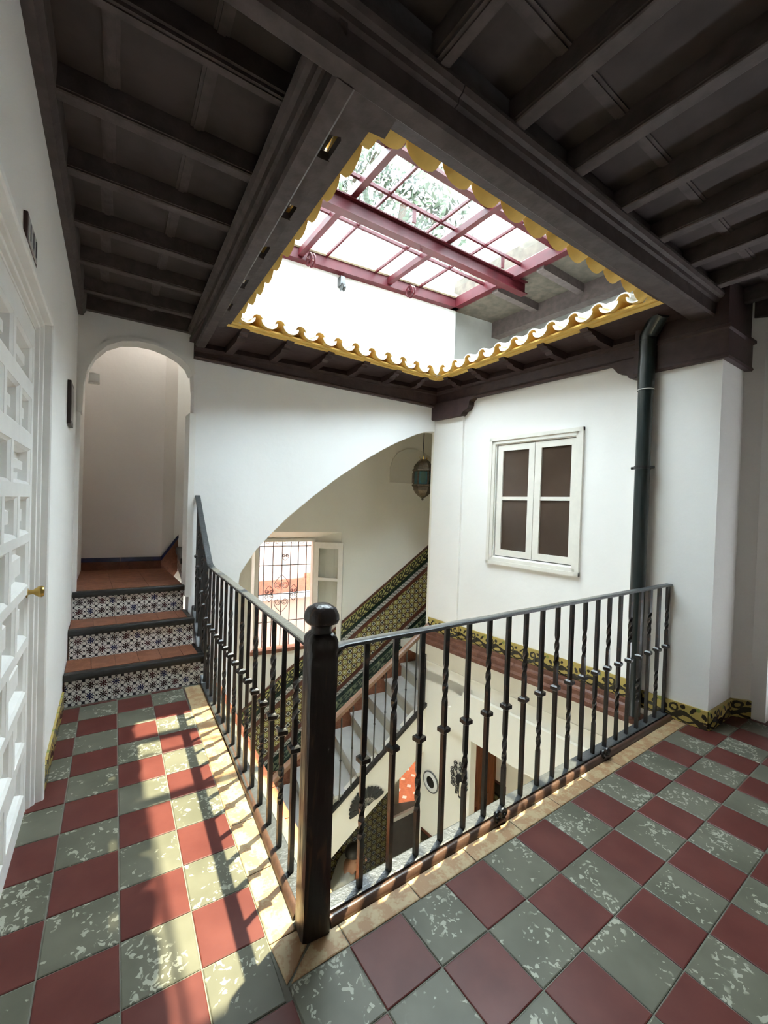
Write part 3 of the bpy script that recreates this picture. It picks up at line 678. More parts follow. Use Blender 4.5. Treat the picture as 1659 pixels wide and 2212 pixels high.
# ------------------------------------------------------------------ tiled steps at the end of the corridor
st = thing('tiled_steps', 'three steps with star-patterned tile risers and black nosings', 'steps', (.35, 3.70, 0))
HS = .233; YR = [3.70, 4.02, 4.345]
def yr(k, x): return YR[k] - .049 * (x - .35)
m_star = pat_star('star_mosaic_print', .0795, 'x', oz=.012, ox=.02)
for k in range(3):
    z0 = HS * k; z1 = HS * (k + 1); xl = xLW(YR[k]) + .006; xr = .828 if k == 0 else (.80 if k == 1 else .775)
    yb = YR[k + 1] + .05 if k < 2 else 5.62
    b = MB(); b.hexa([(xl, yr(k, xl) + .012, z0 - .02), (xr, yr(k, xr) + .012, z0 - .02), (xr, yb, z0 - .02), (xl, yb, z0 - .02), (xl, yr(k, xl) + .012, z1 - .012), (xr, yr(k, xr) + .012, z1 - .012), (xr, yb, z1 - .012), (xl, yb, z1 - .012)])
    part(b, 'step_body', m_terra2, st)
    x = xl + .004; first = True
    while x < xr - .01:
        x2 = min(xr, (x + .318) if not first else (xl + .30)); first = False
        b = MB(); b.hexa([(x + .001, yr(k, x), z0), (x2 - .001, yr(k, x2), z0), (x2 - .001, yr(k, x2) + .014, z0), (x + .001, yr(k, x) + .014, z0), (x + .001, yr(k, x), z1 - .05), (x2 - .001, yr(k, x2), z1 - .05), (x2 - .001, yr(k, x2) + .014, z1 - .05), (x + .001, yr(k, x) + .014, z1 - .05)])
        part(b, 'riser_tile', m_star, st); x = x2
    b = MB(); prof = [(-.022, -.046), (-.026, -.008), (-.018, .002), (.03, .002), (.05, -.002), (.05, -.05)]
    b.loft([[(xx, yr(k, xx) + py, z1 + pz) for py, pz in prof] for xx in (xl, lerp(xl, xr, .3), lerp(xl, xr, .62), xr + .008)])
    part(b, 'step_nosing', m_black, st, True)
    x = xl + .005; ye = (lambda q: yr(k + 1, q) + .002) if k < 2 else (lambda q: 5.60)
    rows = [(0, 1)] if k < 2 else [(0, .25), (.25, .5), (.5, .75), (.75, 1)]
    wdt = .155 if k < 2 else .28
    while x < xr - .02:
        x2 = min(xr - (.035 if k < 2 else 0), x + wdt)
        if x2 - x > .01:
            for t0, t1 in rows:
                ya, yb2 = (yr(k, x) + .05), ye(x); yc, yd = (yr(k, x2) + .05), ye(x2)
                p = [(x, lerp(ya, yb2, t0)), (x2, lerp(yc, yd, t0)), (x2, lerp(yc, yd, t1)), (x, lerp(ya, yb2, t1))]
                q = inset(p, .0015)
                b = MB().prism(q, lambda a, c: (a, c, z1 - .012), lambda a, c: (a, c, z1)); part(b, 'tread_tile', m_terra, st)
        x += wdt
    if k < 2:
        b = MB().hexa([(xr - .034, yr(k, xr) + .05, z1 - .012), (xr, yr(k, xr) + .05, z1 - .012), (xr, yr(k + 1, xr), z1 - .012), (xr - .034, yr(k + 1, xr), z1 - .012), (xr - .034, yr(k, xr) + .05, z1 + .002), (xr, yr(k, xr) + .05, z1 + .002), (xr, yr(k + 1, xr), z1 + .002), (xr - .034, yr(k + 1, xr), z1 + .002)])
        part(b, 'side_trim', m_black, st)
ZL = 3 * HS
# winder step turning right behind the far wall
m_starx = pat_star('star_mosaic_print_side', .0795, 'y', oz=.012)
b = MB().prism([(.80, 4.47), (1.05, 4.44), (1.05, 5.54), (.93, 5.55)], lambda x, y: (x, y, ZL), lambda x, y: (x, y, ZL + HS - .01)); part(b, 'step_body', m_terra2, st)
for t0, t1 in ((0, .33), (.33, .66), (.66, 1)):
    a = (lerp(.80, .93, t0), lerp(4.46, 5.54, t0)); c = (lerp(.80, .93, t1), lerp(4.46, 5.54, t1))
    part(MB().hexa([(a[0] - .014, a[1], ZL), (c[0] - .014, c[1], ZL), (c[0], c[1], ZL), (a[0], a[1], ZL), (a[0] - .014, a[1], ZL + HS - .05), (c[0] - .014, c[1], ZL + HS - .05), (c[0], c[1], ZL + HS - .05), (a[0], a[1], ZL + HS - .05)]), 'riser_tile', m_starx, st)
part(MB().hexa([(.765, 4.46, ZL + HS - .05), (.895, 5.54, ZL + HS - .05), (.97, 5.54, ZL + HS - .05), (.84, 4.46, ZL + HS - .05), (.765, 4.46, ZL + HS), (.895, 5.54, ZL + HS), (.97, 5.54, ZL + HS), (.84, 4.46, ZL + HS)]), 'step_nosing', m_black, st)
# blue and terracotta skirting in the alcove
sk = struct('baseboard_alcove', 'terracotta skirting with a cobalt blue trim up the turn of the steps')
bp = [(-.06, 5.60), (.735, 5.487), (.95, 5.60), (1.06, 5.59)]; bz = [ZL, ZL, ZL + .27, ZL + .40]
for i in range(3):
    (x0, y0), (x1, y1) = bp[i], bp[i + 1]; za, zb = bz[i], bz[i + 1]
    nn = 2 if i == 0 else 1
    for q in range(nn):
        t0, t1 = q / nn, (q + 1) / nn; X0, X1, Y0, Y1, Z0, Z1 = lerp(x0, x1, t0), lerp(x0, x1, t1), lerp(y0, y1, t0), lerp(y0, y1, t1), lerp(za, zb, t0), lerp(za, zb, t1)
        MB().hexa([(X0, Y0 - .012, Z0 - .3 if i else Z0), (X1, Y1 - .012, Z1 - .3 if i else Z1), (X1, Y1 + .02, Z1 - .3 if i else Z1), (X0, Y0 + .02, Z0 - .3 if i else Z0), (X0, Y0 - .012, Z0 + .09), (X1, Y1 - .012, Z1 + .09), (X1, Y1 + .02, Z1 + .09), (X0, Y0 + .02, Z0 + .09)]).obj('skirting_tile', m_terra2, sk)
        MB().hexa([(X0 + .002, Y0 - .016, Z0 + .09), (X1 - .002, Y1 - .016, Z1 + .09), (X1 - .002, Y1 + .02, Z1 + .09), (X0 + .002, Y0 + .02, Z0 + .09), (X0 + .002, Y0 - .014, Z0 + .135), (X1 - .002, Y1 - .014, Z1 + .135), (X1 - .002, Y1 + .02, Z1 + .135), (X0 + .002, Y0 + .02, Z0 + .135)]).obj('trim_tile', m_blue, sk)

# ------------------------------------------------------------------ wrought-iron railings
def baluster_mesh(name, L, tw, w=.0105):
    b = MB(); rings = []; n = 40; ang = 0
    for i in range(n + 1):
        z = L * i / n; 
        if tw[0] < i / n <= tw[1]: ang += math.pi / 5
        ww = w * (1.0 if not (tw[0] < i / n <= tw[1]) else .98)
        rings.append([(ww * 1.3 * math.cos(ang + a), ww * 1.3 * math.sin(ang + a), z) for a in (math.pi / 4, 3 * math.pi / 4, 5 * math.pi / 4, 7 * math.pi / 4)])
    return b.loft(rings).mesh(name, m_iron2)
kb = MB(); kb.loft([[(q * sx, q * sy, z) for sx, sy in ((1, 1), (-1, 1), (-1, -1), (1, -1))] for q, z in ((.012, -.017), (.021, -.009), (.021, .008), (.012, .016))])
me_knob = kb.mesh('knob', m_iron)
BL = .962
me_balA = baluster_mesh('baluster', BL, (.20, .38)); me_balB = baluster_mesh('baluster', BL, (.66, .84))
def put_baluster(root, x, y, z, i, kz=.505, me=None):
    o = mkobj('baluster', me or (me_balA, me_balB)[i % 2], root, (x - root.location.x, y - root.location.y, z - root.location.z))
    mkobj('knob', me_knob, o, (0, 0, kz), random.uniform(-.2, .2)); return o
# right railing
rr_ = thing('iron_railing', 'black wrought iron railing running from the newel post to the white pier', 'railing', (.76, 1.36, 0), 0, 'gallery railings')
def flat(mbx, pts, w, t, perp):
    rings = []
    for p in pts: rings.append([(p[0] + perp[0] * a, p[1] + perp[1] * a, p[2] + c) for a, c in ((-w / 2, 0), (w / 2, 0), (w / 2, t * .8), (w / 2 - .005, t), (-w / 2 + .005, t), (-w / 2, t * .8))])
    mbx.loft(rings)
b = MB(); flat(b, [(.752, 1.36, .963), (.765, 1.36, .972), (.80, 1.36, .978)] + [(.80 + 2.785 * i / 14, 1.36, .976 + (.002 if i % 2 else 0)) for i in range(1, 15)], .046, .014, (0, 1)); part(b, 'top_rail', m_bar, rr_)
b = MB(); flat(b, [(.74, 1.366, .016), (3.585, 1.366, .016)], .062, .010, (0, 1)); part(b, 'bottom_rail', m_bar, rr_)
b = MB()
b.tube([(.745, 1.36, .90), (.757, 1.36, .945), (.78, 1.36, .968)], .014, 6); part(b, 'end_scroll', m_iron, rr_)
for i in range(20): put_baluster(rr_, .898 + .1404 * i, 1.36, .018, i)
def scroll(cx, cy, cz, r, turns, ph, n=22, ax=(1, 0)):
    return [(cx + ax[0] * r * (1 - .75 * i / n) * math.cos(ph + turns * 2 * math.pi * i / n), cy + ax[1] * r * (1 - .75 * i / n) * math.cos(ph + turns * 2 * math.pi * i / n), cz + r * (1 - .75 * i / n) * math.sin(ph + turns * 2 * math.pi * i / n)) for i in range(n + 1)]
for x in (1.655, 2.63):
    b = MB(); b.tube(scroll(x - .022, 1.302, .042, .024, 1.3, -.5), .008, 6); b.tube(scroll(x + .026, 1.302, .042, .024, -1.3, math.pi + .5), .008, 6); b.tube([(x - .03, 1.302, .024), (x, 1.31, .03), (x + .03, 1.302, .024)], .012, 6); b.tube([(x, 1.30, .035), (x, 1.335, .03)], .010, 6)
    part(b, 'scroll_foot', m_iron, rr_, True)
# left railing, climbing beside the steps
lr = thing('iron_railing', 'black wrought iron railing along the corridor, bending up beside the tiled steps', 'railing', (.70, 1.5, 0), 0, 'gallery railings')
def lx(y): return .700 + .0593 * (y - 1.5)
pts = [(lx(y), y, .974 + (.002 if i % 2 else 0)) for i, y in enumerate([1.385, 1.7, 2.0, 2.3, 2.6, 2.9, 3.2, 3.42])] + [(lx(3.52), 3.52, .985), (lx(3.60), 3.60, 1.035), (lx(3.80), 3.80, 1.18), (lx(4.02), 4.02, 1.345), (lx(4.25), 4.25, 1.53)]
b = MB(); flat(b, pts, .046, .014, (1, 0)); part(b, 'top_rail', m_bar, lr)
def zb(y): return .012 + max(0, (y - 3.62)) * .80
b = MB(); flat(b, [(lx(y) + .005, y, zb(y)) for y in (1.395, 2.0, 2.6, 3.2, 3.62, 3.9, 4.24)], .066, .010, (1, 0)); part(b, 'bottom_rail', m_bar, lr)
for i in range(14): put_baluster(lr, lx(1.57 + .148 * i), 1.57 + .148 * i, .016, i + 1)
def ztop(y):
    for a, c in zip(pts, pts[1:]):
        if a[1] <= y <= c[1]: return lerp(a[2], c[2], (y - a[1]) / (c[1] - a[1]))
for i, y in enumerate((3.63, 3.745, 3.86, 3.975, 4.09, 4.195)):
    L = ztop(y) - zb(y) - .01
    put_baluster(lr, lx(y), y, zb(y) + .006, i, L * .5, baluster_mesh('baluster', L, (.2, .38) if i % 2 else (.66, .84)))
# side string plate of the steps below the sloping rail
b = MB(); b.loft([[(lx(y) - .03, y, z) for z in (zb(y) - .16 if y > 3.7 else -.03, zb(y))] + [(lx(y) - .018, y, z) for z in (zb(y), zb(y) - .16 if y > 3.7 else -.03)] for y in (3.64, 3.9, 4.24)]); part(b, 'side_plate', m_bar, lr)

# ------------------------------------------------------------------ newel post
nw = thing('newel_post', 'dark worn wooden newel post with a mushroom cap at the railing corner', 'newel post', (.690, 1.340, 0))
def sq_ring(hw, z, e=5.0, n=28, rot=0.0, ox=0.0, oy=0.0):
    out = []
    for k in range(n):
        t = 2 * math.pi * k / n + math.pi / n; c, s_ = math.cos(t), math.sin(t)
        r = hw / ((abs(c) ** e + abs(s_) ** e) ** (1 / e)); out.append((ox + r * math.cos(t + rot), oy + r * math.sin(t + rot), z))
    return out
R0 = math.radians(-8)
MB().loft([sq_ring(h, z, 7, rot=R0) for h, z in ((.053, 0), (.053, .05), (.051, .3), (.0515, .8), (.0525, .965), (.0505, .985), (.0525, .99), (.0525, 1.025), (.047, 1.04), (.036, 1.052))]).obj('shaft', m_newel, nw, True)
MB().loft([sq_ring(h, z, e, rot=R0) for h, z, e in ((.036, 1.048, 5), (.032, 1.060, 4), (.033, 1.076, 4), (.040, 1.080, 3.5), (.053, 1.086, 3.2), (.0585, 1.098, 3), (.057, 1.116, 3), (.048, 1.136, 2.8), (.028, 1.149, 2.5), (.008, 1.152, 2))]).obj('cap', m_newel, nw, True)
MB().box(-.008, .008, -.006, .006, .955, .99).obj('rail_plate', m_iron, nw, loc=(.066, .03, 0))

# ------------------------------------------------------------------ panelled door in the left wall
d1 = struct('door_1', 'white panelled door with a brass knob')
def dbox(mbx, y0, y1, z0, z1, o0, o1): mbx.hexa([Lw(y0, z0, o0), Lw(y0, z0, o1), Lw(y1, z0, o1), Lw(y1, z0, o0), Lw(y0, z1, o0), Lw(y0, z1, o1), Lw(y1, z1, o1), Lw(y1, z1, o0)])
LY0, LY1 = 1.40, 2.578
leaf = MB(); dbox(leaf, LY0, LY1, .008, 2.262, -.13, -.095); lf = leaf.obj('leaf', m_paint, d1)
zr = [(.11, .31), (.355, .545), (.59, .80), (.845, 1.045), (1.085, 1.285), (1.325, 1.49), (1.545, 1.705), (1.775, 1.935), (2.005, 2.17)]
edges_z = [.008] + [q for r in zr for q in r] + [2.262]
for a, c in zip(edges_z[0::2], edges_z[1::2]):
    RL = MB(); dbox(RL, LY0, LY1, a, c, -.10, -.050); RL.obj('rail', m_paint, d1)
for i, (a, c) in enumerate(zr):
    cols = [(1.44, 1.70), (1.75, 2.085), (2.135, 2.525)] if i % 2 == 0 else [(1.44, 1.68), (1.73, 1.945), (1.99, 2.235), (2.285, 2.525)]
    ed = [LY0] + [q for r in cols for q in r] + [LY1]
    for y0, y1 in zip(ed[0::2], ed[1::2]): RL = MB(); dbox(RL, y0, y1, a - .002, c + .002, -.10, -.050); RL.obj('stile', m_paint, d1)
    for y0, y1 in cols:
        p = MB(); r0 = [(y0, a), (y1, a), (y1, c), (y0, c)]; k = .05 if y1 - y0 > .3 else .045
        p.loft([[Lw(y, z, -.051) for y, z in r0], [Lw(y, z, -.060) for y, z in inset(r0, .012)], [Lw(y, z, -.092) for y, z in inset(r0, .022)], [Lw(y, z, -.092) for y, z in inset(r0, k)], [Lw(y, z, -.070) for y, z in inset(r0, k + .012)]], cap=False)
        p.add([Lw(y, z, -.070) for y, z in inset(r0, k + .012)], [(0, 1, 2, 3)])
        p.obj('panel', m_paint, d1)
pr_ = [(0, -.13), (0, -.048), (.018, -.050), (.020, -.036), (.032, -.034), (.036, -.022), (.050, -.020), (.053, .006), (.058, .012), (.074, .014), (.080, .006), (.086, .004), (.088, -.02)]
cs = MB(); cs.loft([[Lw(LY1 + d_, 0, o_) for d_, o_ in pr_], [Lw(LY1 + d_, 2.264 + d_, o_) for d_, o_ in pr_], [Lw(LY0 - d_, 2.264 + d_, o_) for d_, o_ in pr_], [Lw(LY0 - d_, 0, o_) for d_, o_ in pr_]])
cs.obj('casing', m_paint, d1)
kn = MB(); kn.lathe([(.001, 0), (.026, 0), (.028, .004), (.012, .008), (.010, .024), (.016, .032), (.025, .044), (.027, .056), (.022, .064), (.001, .066)], 18)
ko = kn.obj('door_knob', m_brass, d1, True, Lw(2.535, 1.05, -.056)); ko.rotation_euler = (0, math.pi / 2, 0)
# dark room behind the leaf is closed by a back board
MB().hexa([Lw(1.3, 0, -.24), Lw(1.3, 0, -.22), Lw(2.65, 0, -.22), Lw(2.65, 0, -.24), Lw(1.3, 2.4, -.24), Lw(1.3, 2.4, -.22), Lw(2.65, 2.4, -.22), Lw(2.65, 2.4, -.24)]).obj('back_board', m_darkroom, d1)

# number plaque 101
pq = thing('number_plaque', 'small framed plaque reading 101 above the door', 'plaque', Lw(1.975, 2.39))
def lwp(mbx, y0, y1, z0, z1, o0, o1, name, mat, par):
    return part(mbx, name, mat, par)
b = MB(); dbox(b, 1.873, 2.077, 2.342, 2.444, .001, .012); part(b, 'frame', plain('brown_plaque_frame', (.06, .03, .025), .5), pq)
m_pl = plain('white_glazed_number_tile', (.72, .72, .70), .25, var=.03); m_ink = plain('blue_black_ink', (.015, .018, .04), .4)
for i in range(3):
    y0 = 1.888 + .0585 * i; b = MB(); dbox(b, y0, y0 + .0565, 2.354, 2.432, .011, .015); t = part(b, 'number_tile', m_pl, pq)
    b = MB(); yc = y0 + .028
    if i != 1:
        dbox(b, yc - .005, yc + .005, 2.366, 2.422, .014, .0165)
    else:
        def ell(ry, rz): return [(yc + ry * math.cos(2 * math.pi * k / 20), 2.394 + rz * math.sin(2 * math.pi * k / 20)) for k in range(20)]
        o_, n_ = ell(.017, .029), ell(.008, .019); vs = [Lw(y, z, .0165) for y, z in o_ + n_]
        b.add(vs, [(k, (k + 1) % 20, 20 + (k + 1) % 20, 20 + k) for k in range(20)])
    b.obj('digit', m_ink, t)
# small framed picture
pc = thing('picture_frame', 'small dark framed picture hung on the wall before the low arch', 'picture', Lw(3.68, 2.13))
b = MB(); dbox(b, 3.56, 3.80, 1.985, 2.275, .002, .022); part(b, 'frame', plain('dark_picture_frame', (.03, .02, .018), .4), pc)
b = MB(); dbox(b, 3.585, 3.775, 2.01, 2.25, .021, .024); part(b, 'print', plain('grey_picture_print', (.32, .29, .27), .4, var=.4, scale=20), pc)
# small cable box high under the arch
cb = thing('junction_box', 'small white junction box under the low arch', 'box', F(.03, 2.52, .22))
b = MB(); b.hexa([F(.01, 2.50, .18), F(.09, 2.50, .18), F(.09, 2.50, .26), F(.01, 2.50, .26), F(.01, 2.58, .18), F(.09, 2.58, .18), F(.09, 2.58, .26), F(.01, 2.58, .26)]); part(b, 'housing', m_paint, cb)
b = MB(); b.hexa([F(.02, 2.51, .172), F(.08, 2.51, .172), F(.08, 2.51, .181), F(.02, 2.51, .181), F(.02, 2.57, .172), F(.08, 2.57, .172), F(.08, 2.57, .181), F(.02, 2.57, .181)]); part(b, 'cover', m_paint, cb)

# ------------------------------------------------------------------ inner window of the right wall
w1 = struct('window_1', 'small white inner window with two casements and brown backed panes')
def rbox(mbx, y0, y1, z0, z1, o0, o1): mbx.hexa([Rr(y0, z0, o0), Rr(y0, z0, o1), Rr(y1, z0, o1), Rr(y1, z0, o0), Rr(y0, z1, o0), Rr(y0, z1, o1), Rr(y1, z1, o1), Rr(y1, z1, o0)])
fr = MB()
for a, c, pr in ((.0, .035, -.028), (.03, .07, -.018)):
    rbox(fr, 2.095 + a, 2.095 + c, .925 + a, 2.265 - a, pr, .03); rbox(fr, 3.117 - c, 3.117 - a, .925 + a, 2.265 - a, pr, .03)
    rbox(fr, 2.095 + a, 3.117 - a, .925 + a, .925 + c, pr, .03); rbox(fr, 2.095 + a, 3.117 - a, 2.265 - c, 2.265 - a, pr, .03)
fr.obj('frame', m_windowpaint, w1)
for y0, y1, px0, px1 in ((2.165, 2.582, 2.213, 2.515), (2.588, 3.02, 2.652, 2.958)):
    c = MB(); rbox(c, y0, px0, 1.02, 2.178, .0, .035); rbox(c, px1, y1, 1.02, 2.178, .0, .035)
    rbox(c, px0, px1, 1.02, 1.085, .0, .035); rbox(c, px0, px1, 2.118, 2.178, .0, .035); rbox(c, px0, px1, 1.605, 1.64, .004, .03)
    co_ = c.obj('casement', m_windowpaint, w1)
    for z0, z1 in ((1.085, 1.605), (1.64, 2.118)):
        p = MB(); rbox(p, px0 - .003, px1 + .003, z0 - .003, z1 + .003, .018, .024); p.obj('pane', m_brownpane, co_)

# ------------------------------------------------------------------ drainpipe
dp = thing('drainpipe', 'dark green drainpipe running down the pier past the railing', 'drainpipe', (3.505, 1.545, -.05))
PX, PY, PRd = 3.505, 1.545, .052
MB().tube([(PX, PY, -.05), (PX, PY, .6), (PX, PY, 1.5), (PX, PY, 2.52)], PRd, 20).obj('pipe', m_greenpipe, dp, True, (-PX, -PY, .05))
MB().tube([(PX, PY, 2.45), (PX, PY, 2.86)], PRd + .005, 20).obj('upper_pipe', m_greenpipe, dp, True, (-PX, -PY, .05))
MB().tube([(PX, PY, 2.83), (PX, PY, 2.87), (PX - .012, PY - .03, 2.90), (PX - .06, PY - .10, 2.97), (PX - .07, PY - .12, 2.985)], PRd + .007, 20).obj('elbow', m_greenpipe, dp, True, (-PX, -PY, .05))
MB().lathe([(.045, 0), (.075, .03), (.08, .08), (.07, .09), (.06, .085)], 18, (PX - .075, PY - .12, 2.965)).obj('hopper', m_greenpipe, dp, True, (-PX, -PY, .05))
MB().lathe([(PRd + .006, 0), (PRd + .0075, .003), (PRd + .006, .006)], 20, (PX, PY, 2.452)).obj('seal_ring', m_rim, dp, True, (-PX, -PY, .05))
cl = MB(); cl.lathe([(PRd, -.012), (PRd + .006, -.012), (PRd + .006, .012), (PRd, .012)], 20, (PX, PY, 1.86))
cl.tube([(PX, PY - PRd - .03, 1.86), (PX, PY - PRd + .01, 1.86)], .011, 8); cl.tube([(PX, PY + PRd - .01, 1.86), (PX, PY + PRd + .03, 1.86)], .011, 8); cl.obj('clamp', m_iron, dp, False, (-PX, -PY, .05))

# ------------------------------------------------------------------ tile skirtings
fnY = lambda M: (lambda q: (q[1], q[2]))(M.xyz()); fnX = lambda M: (lambda q: (q[0], q[2]))(M.xyz())
m_scrY = pat_scroll('yellow_scroll_print', .245, .145, fnY); m_scrX = pat_scroll('yellow_scroll_print_side', .245, .14, fnX)
bs = struct('baseboard_right', 'yellow skirting tiles with dark scrolls along the window wall')
y = 3.945
while y > 1.62:
    y2 = max(1.60, y - .243); h = .152
    b = MB(); o = -.040 if y > 3.52 else -.014
    rbox(b, y2 + .001, y - .001, .0, h, o, .0); b.obj('skirting_tile', m_scrY, bs); y = y2
bp_ = struct('baseboard_pier', 'yellow skirting tiles with dark scrolls round the white pier')
def ptile(p, q, h, mat):
    d = Vector((q[0] - p[0], q[1] - p[1])); d.normalize(); n = (-d.y * .012, d.x * .012)
    MB().hexa([(p[0] - n[0], p[1] - n[1], 0), (q[0] - n[0], q[1] - n[1], 0), (q[0] + n[0], q[1] + n[1], 0), (p[0] + n[0], p[1] + n[1], 0), (p[0] - n[0], p[1] - n[1], h), (q[0] - n[0], q[1] - n[1], h), (q[0] + n[0], q[1] + n[1], h), (p[0] + n[0], p[1] + n[1], h)]).obj('skirting_tile', mat, bp_)
pp = [(3.574, 1.60), (3.589, 1.34), (3.600, 1.091), (3.82, 1.085), (4.03, 1.085), (4.105, .985)]
for i in range(5): ptile(pp[i], pp[i + 1], .135, m_scrY if i in (0, 1, 4) else m_scrX)
bl = struct('baseboard_left', 'thin yellow skirting tiles along the corridor wall')
y = 2.68
while y < 3.66:
    y2 = min(3.68, y + .243); b = MB(); dbox(b, y + .001, y2 - .001, 0, .13, 0, .012); b.obj('skirting_tile', m_scrY, bl); y = y2

# ------------------------------------------------------------------ ledge and lower storey of the right side
lg = struct('trim_6', 'brown terracotta moulded ledge below the window wall')
prof = [(.02, -.001), (-.055, -.001), (-.06, -.03), (-.075, -.045), (-.105, -.05), (-.112, -.085), (-.145, -.10), (-.150, -.135), (-.12, -.15), (.02, -.15)]
y = 3.95
while y > 1.48:
    y2 = max(1.45, y - .42)
    MB().loft([[Rr(q, z, o) for o, z in prof] for q in (y - .001, y2 + .001)]).obj('ledge_tile', m_ledge, lg); y = y2
lo = MB()
def lbx(y0, y1, z0, z1, o0, o1): rbox(lo, y0, y1, z0, z1, o0, o1)
lbx(1.2, 3.99, -.62, -.02, -.03, .25); lbx(1.2, 3.99, -.22, -.14, -.10, 0); lbx(1.2, 3.99, -.30, -.22, -.06, 0); lbx(1.2, 3.99, -.40, -.385, -.042, 0)
lo.prism([(3.57, -1.03), (3.57, -.82), (3.55, -.80), (3.50, -.79), (3.46, -.74), (3.44, -.68), (3.40, -.63), (3.34, -.61), (3.32, -.55), (1.2, -.55), (1.2, -1.075)], lambda q, z: Rr(q, z, -.075), lambda q, z: Rr(q, z, .25))
lbx(3.22, 3.99, GZ, -.5, -.03, .06); lbx(1.0, 1.4, GZ, -.5, -.03, .3)
wlow = struct('wall_arcade', 'cream plaster arcade wall of the lower storey', lo, m_cream)
# ------------------------------------------------------------------ ground floor
gf = MB().box(-.5, 6.5, .9, 7.4, GZ - .1, GZ - .001)
gfl = struct('floor_ground', 'orange terracotta floor with small white inset tiles on the ground storey', gf, m_orange)
MB().box(-.4, 4.3, 1.1, 5.1, GZ - .012, GZ + .004).obj('bounce_paving', plain('pale_bounce_paving', (.74, .72, .63), .5, var=.1), gfl)  # added pale paving, made brighter to bounce fill light upward
m_wt = plain('white_inset_tile', (.75, .73, .68), .35, var=.05)
wm = MB().box(-.036, .036, -.036, .036, -.014, .003).mesh('inset_tile', m_wt); om = tile_mesh('terracotta_slab', .19, .19, m_orange)
for i in range(8):
    for j in range(8):
        bx, by = 4.90 + (i - 1) * .24 + j * .028, 5.82 + j * .225 - (i - 1) * .02
        mkobj('inset_tile', wm, gfl, (bx, by, GZ - .002), math.radians(42))
gw = MB()
gw.box(6.3, 6.5, 1.1, 7.4, GZ, -.35); gw.box(3.9, 6.5, 7.2, 7.4, GZ, -.35); gw.box(3.8, 3.9, 5.7, 6.7, GZ, -.35); gw.box(3.8, 3.9, 6.7, 7.4, -1.7, -.35); gw.box(-.45, -.25, 1.2, 6, GZ, -.3); gw.box(-.3, 6, .9, 1.1, GZ, -.3)
struct('wall_ground', 'cream walls of the ground storey', gw, m_cream)
cg = MB(); cg.box(3.9, 6.5, 5.1, 7.4, -.45, -.35); cg.box(3.85, 5.9, 1.1, 5.2, -.55, -.45)
struct('ceiling_ground', 'plain ceiling of the ground storey rooms', cg, m_cream)
# ground-floor side passage wall with brown door
gx = 4.75
gd = MB(); gd.box(gx, gx + .1, 1.1, 3.95, GZ, -.5); gd.box(gx, gx + .1, 4.32, 5.2, GZ, -.5); gd.box(gx, gx + .1, 3.95, 4.32, -1.85, -.5)
gd.box(4.35, gx, 2.9, 3.35, GZ, -.5)
struct('wall_passage', 'cream wall of the ground passage with the brown door', gd, m_cream)
d2 = struct('door_2', 'brown panelled wooden door on the ground storey')
MB().box(gx - .02, gx + .03, 3.90, 4.34, GZ, -1.87).obj('leaf', m_oak, d2)
for k in range(4):
    z0 = GZ + .15 + k * .32
    for y0 in (3.94, 4.15): MB().loft([[(gx - .02, a, c) for a, c in ((y0, z0), (y0 + .16, z0), (y0 + .16, z0 + .25), (y0, z0 + .25))], [(gx - .032, a, c) for a, c in ((y0 + .015, z0 + .015), (y0 + .145, z0 + .015), (y0 + .145, z0 + .235), (y0 + .015, z0 + .235))], [(gx - .024, a, c) for a, c in ((y0 + .04, z0 + .04), (y0 + .12, z0 + .04), (y0 + .12, z0 + .21), (y0 + .04, z0 + .21))]]).obj('panel', m_oak, d2)
MB().box(gx - .035, gx + .03, 3.84, 3.90, GZ, -1.83).obj('casing', m_oak, d2)
gdd = struct('baseboard_ground', 'patterned tile dado of the ground passage, shade dimmed into its print')
m_scrY2 = pat_scroll('olive_scroll_print', .2, .14, fnY, (.40, .33, .12))
m_scrX2 = pat_scroll('olive_scroll_print_side', .2, .14, fnX, (.40, .33, .12))
m_fieldY = pat_field('dado_dimmed_print_y', .07, fnY, .55)  # dimmed copy of the flower print, ground-storey shade put into the colour
for z0, z1, mt in ((GZ, -2.45, m_fieldY), (-2.45, -2.42, m_greenglaze), (-2.42, -2.28, m_scrY2), (-2.28, -2.25, m_brownglaze)):
    yy = 3.36
    while yy < 3.83:
        MB().box(gx - .012, gx, yy + .001, min(3.84, yy + .24) - .001, z0 + .001, z1 - .001).obj('dado_tile', mt, gdd); yy += .24
    for k in range(3): MB().box(4.338, 4.35, 2.9 + .15 * k + .001, 2.9 + .15 * (k + 1) - .001, z0 + .001, z1 - .001).obj('dado_tile', mt, gdd)
    MB().box(4.35, gx, 3.35, 3.362, z0 + .001, z1 - .001).obj('dado_tile', m_scrX2 if mt is m_scrY2 else mt, gdd)
# tile dado at foot of arcade pier
pd = struct('baseboard_arcade', 'tile dado at the foot of the arcade pier')
for z0, z1, mt in ((GZ, -2.62, m_fieldY), (-2.62, -2.50, m_scrY2), (-2.50, -2.47, m_brownglaze)):
    for k in range(3):
        y0 = 3.24 + .235 * k; b = MB(); rbox(b, y0 + .001, y0 + .234, z0 + .001, z1 - .001, -.044, -.03); b.obj('dado_tile', mt, pd)

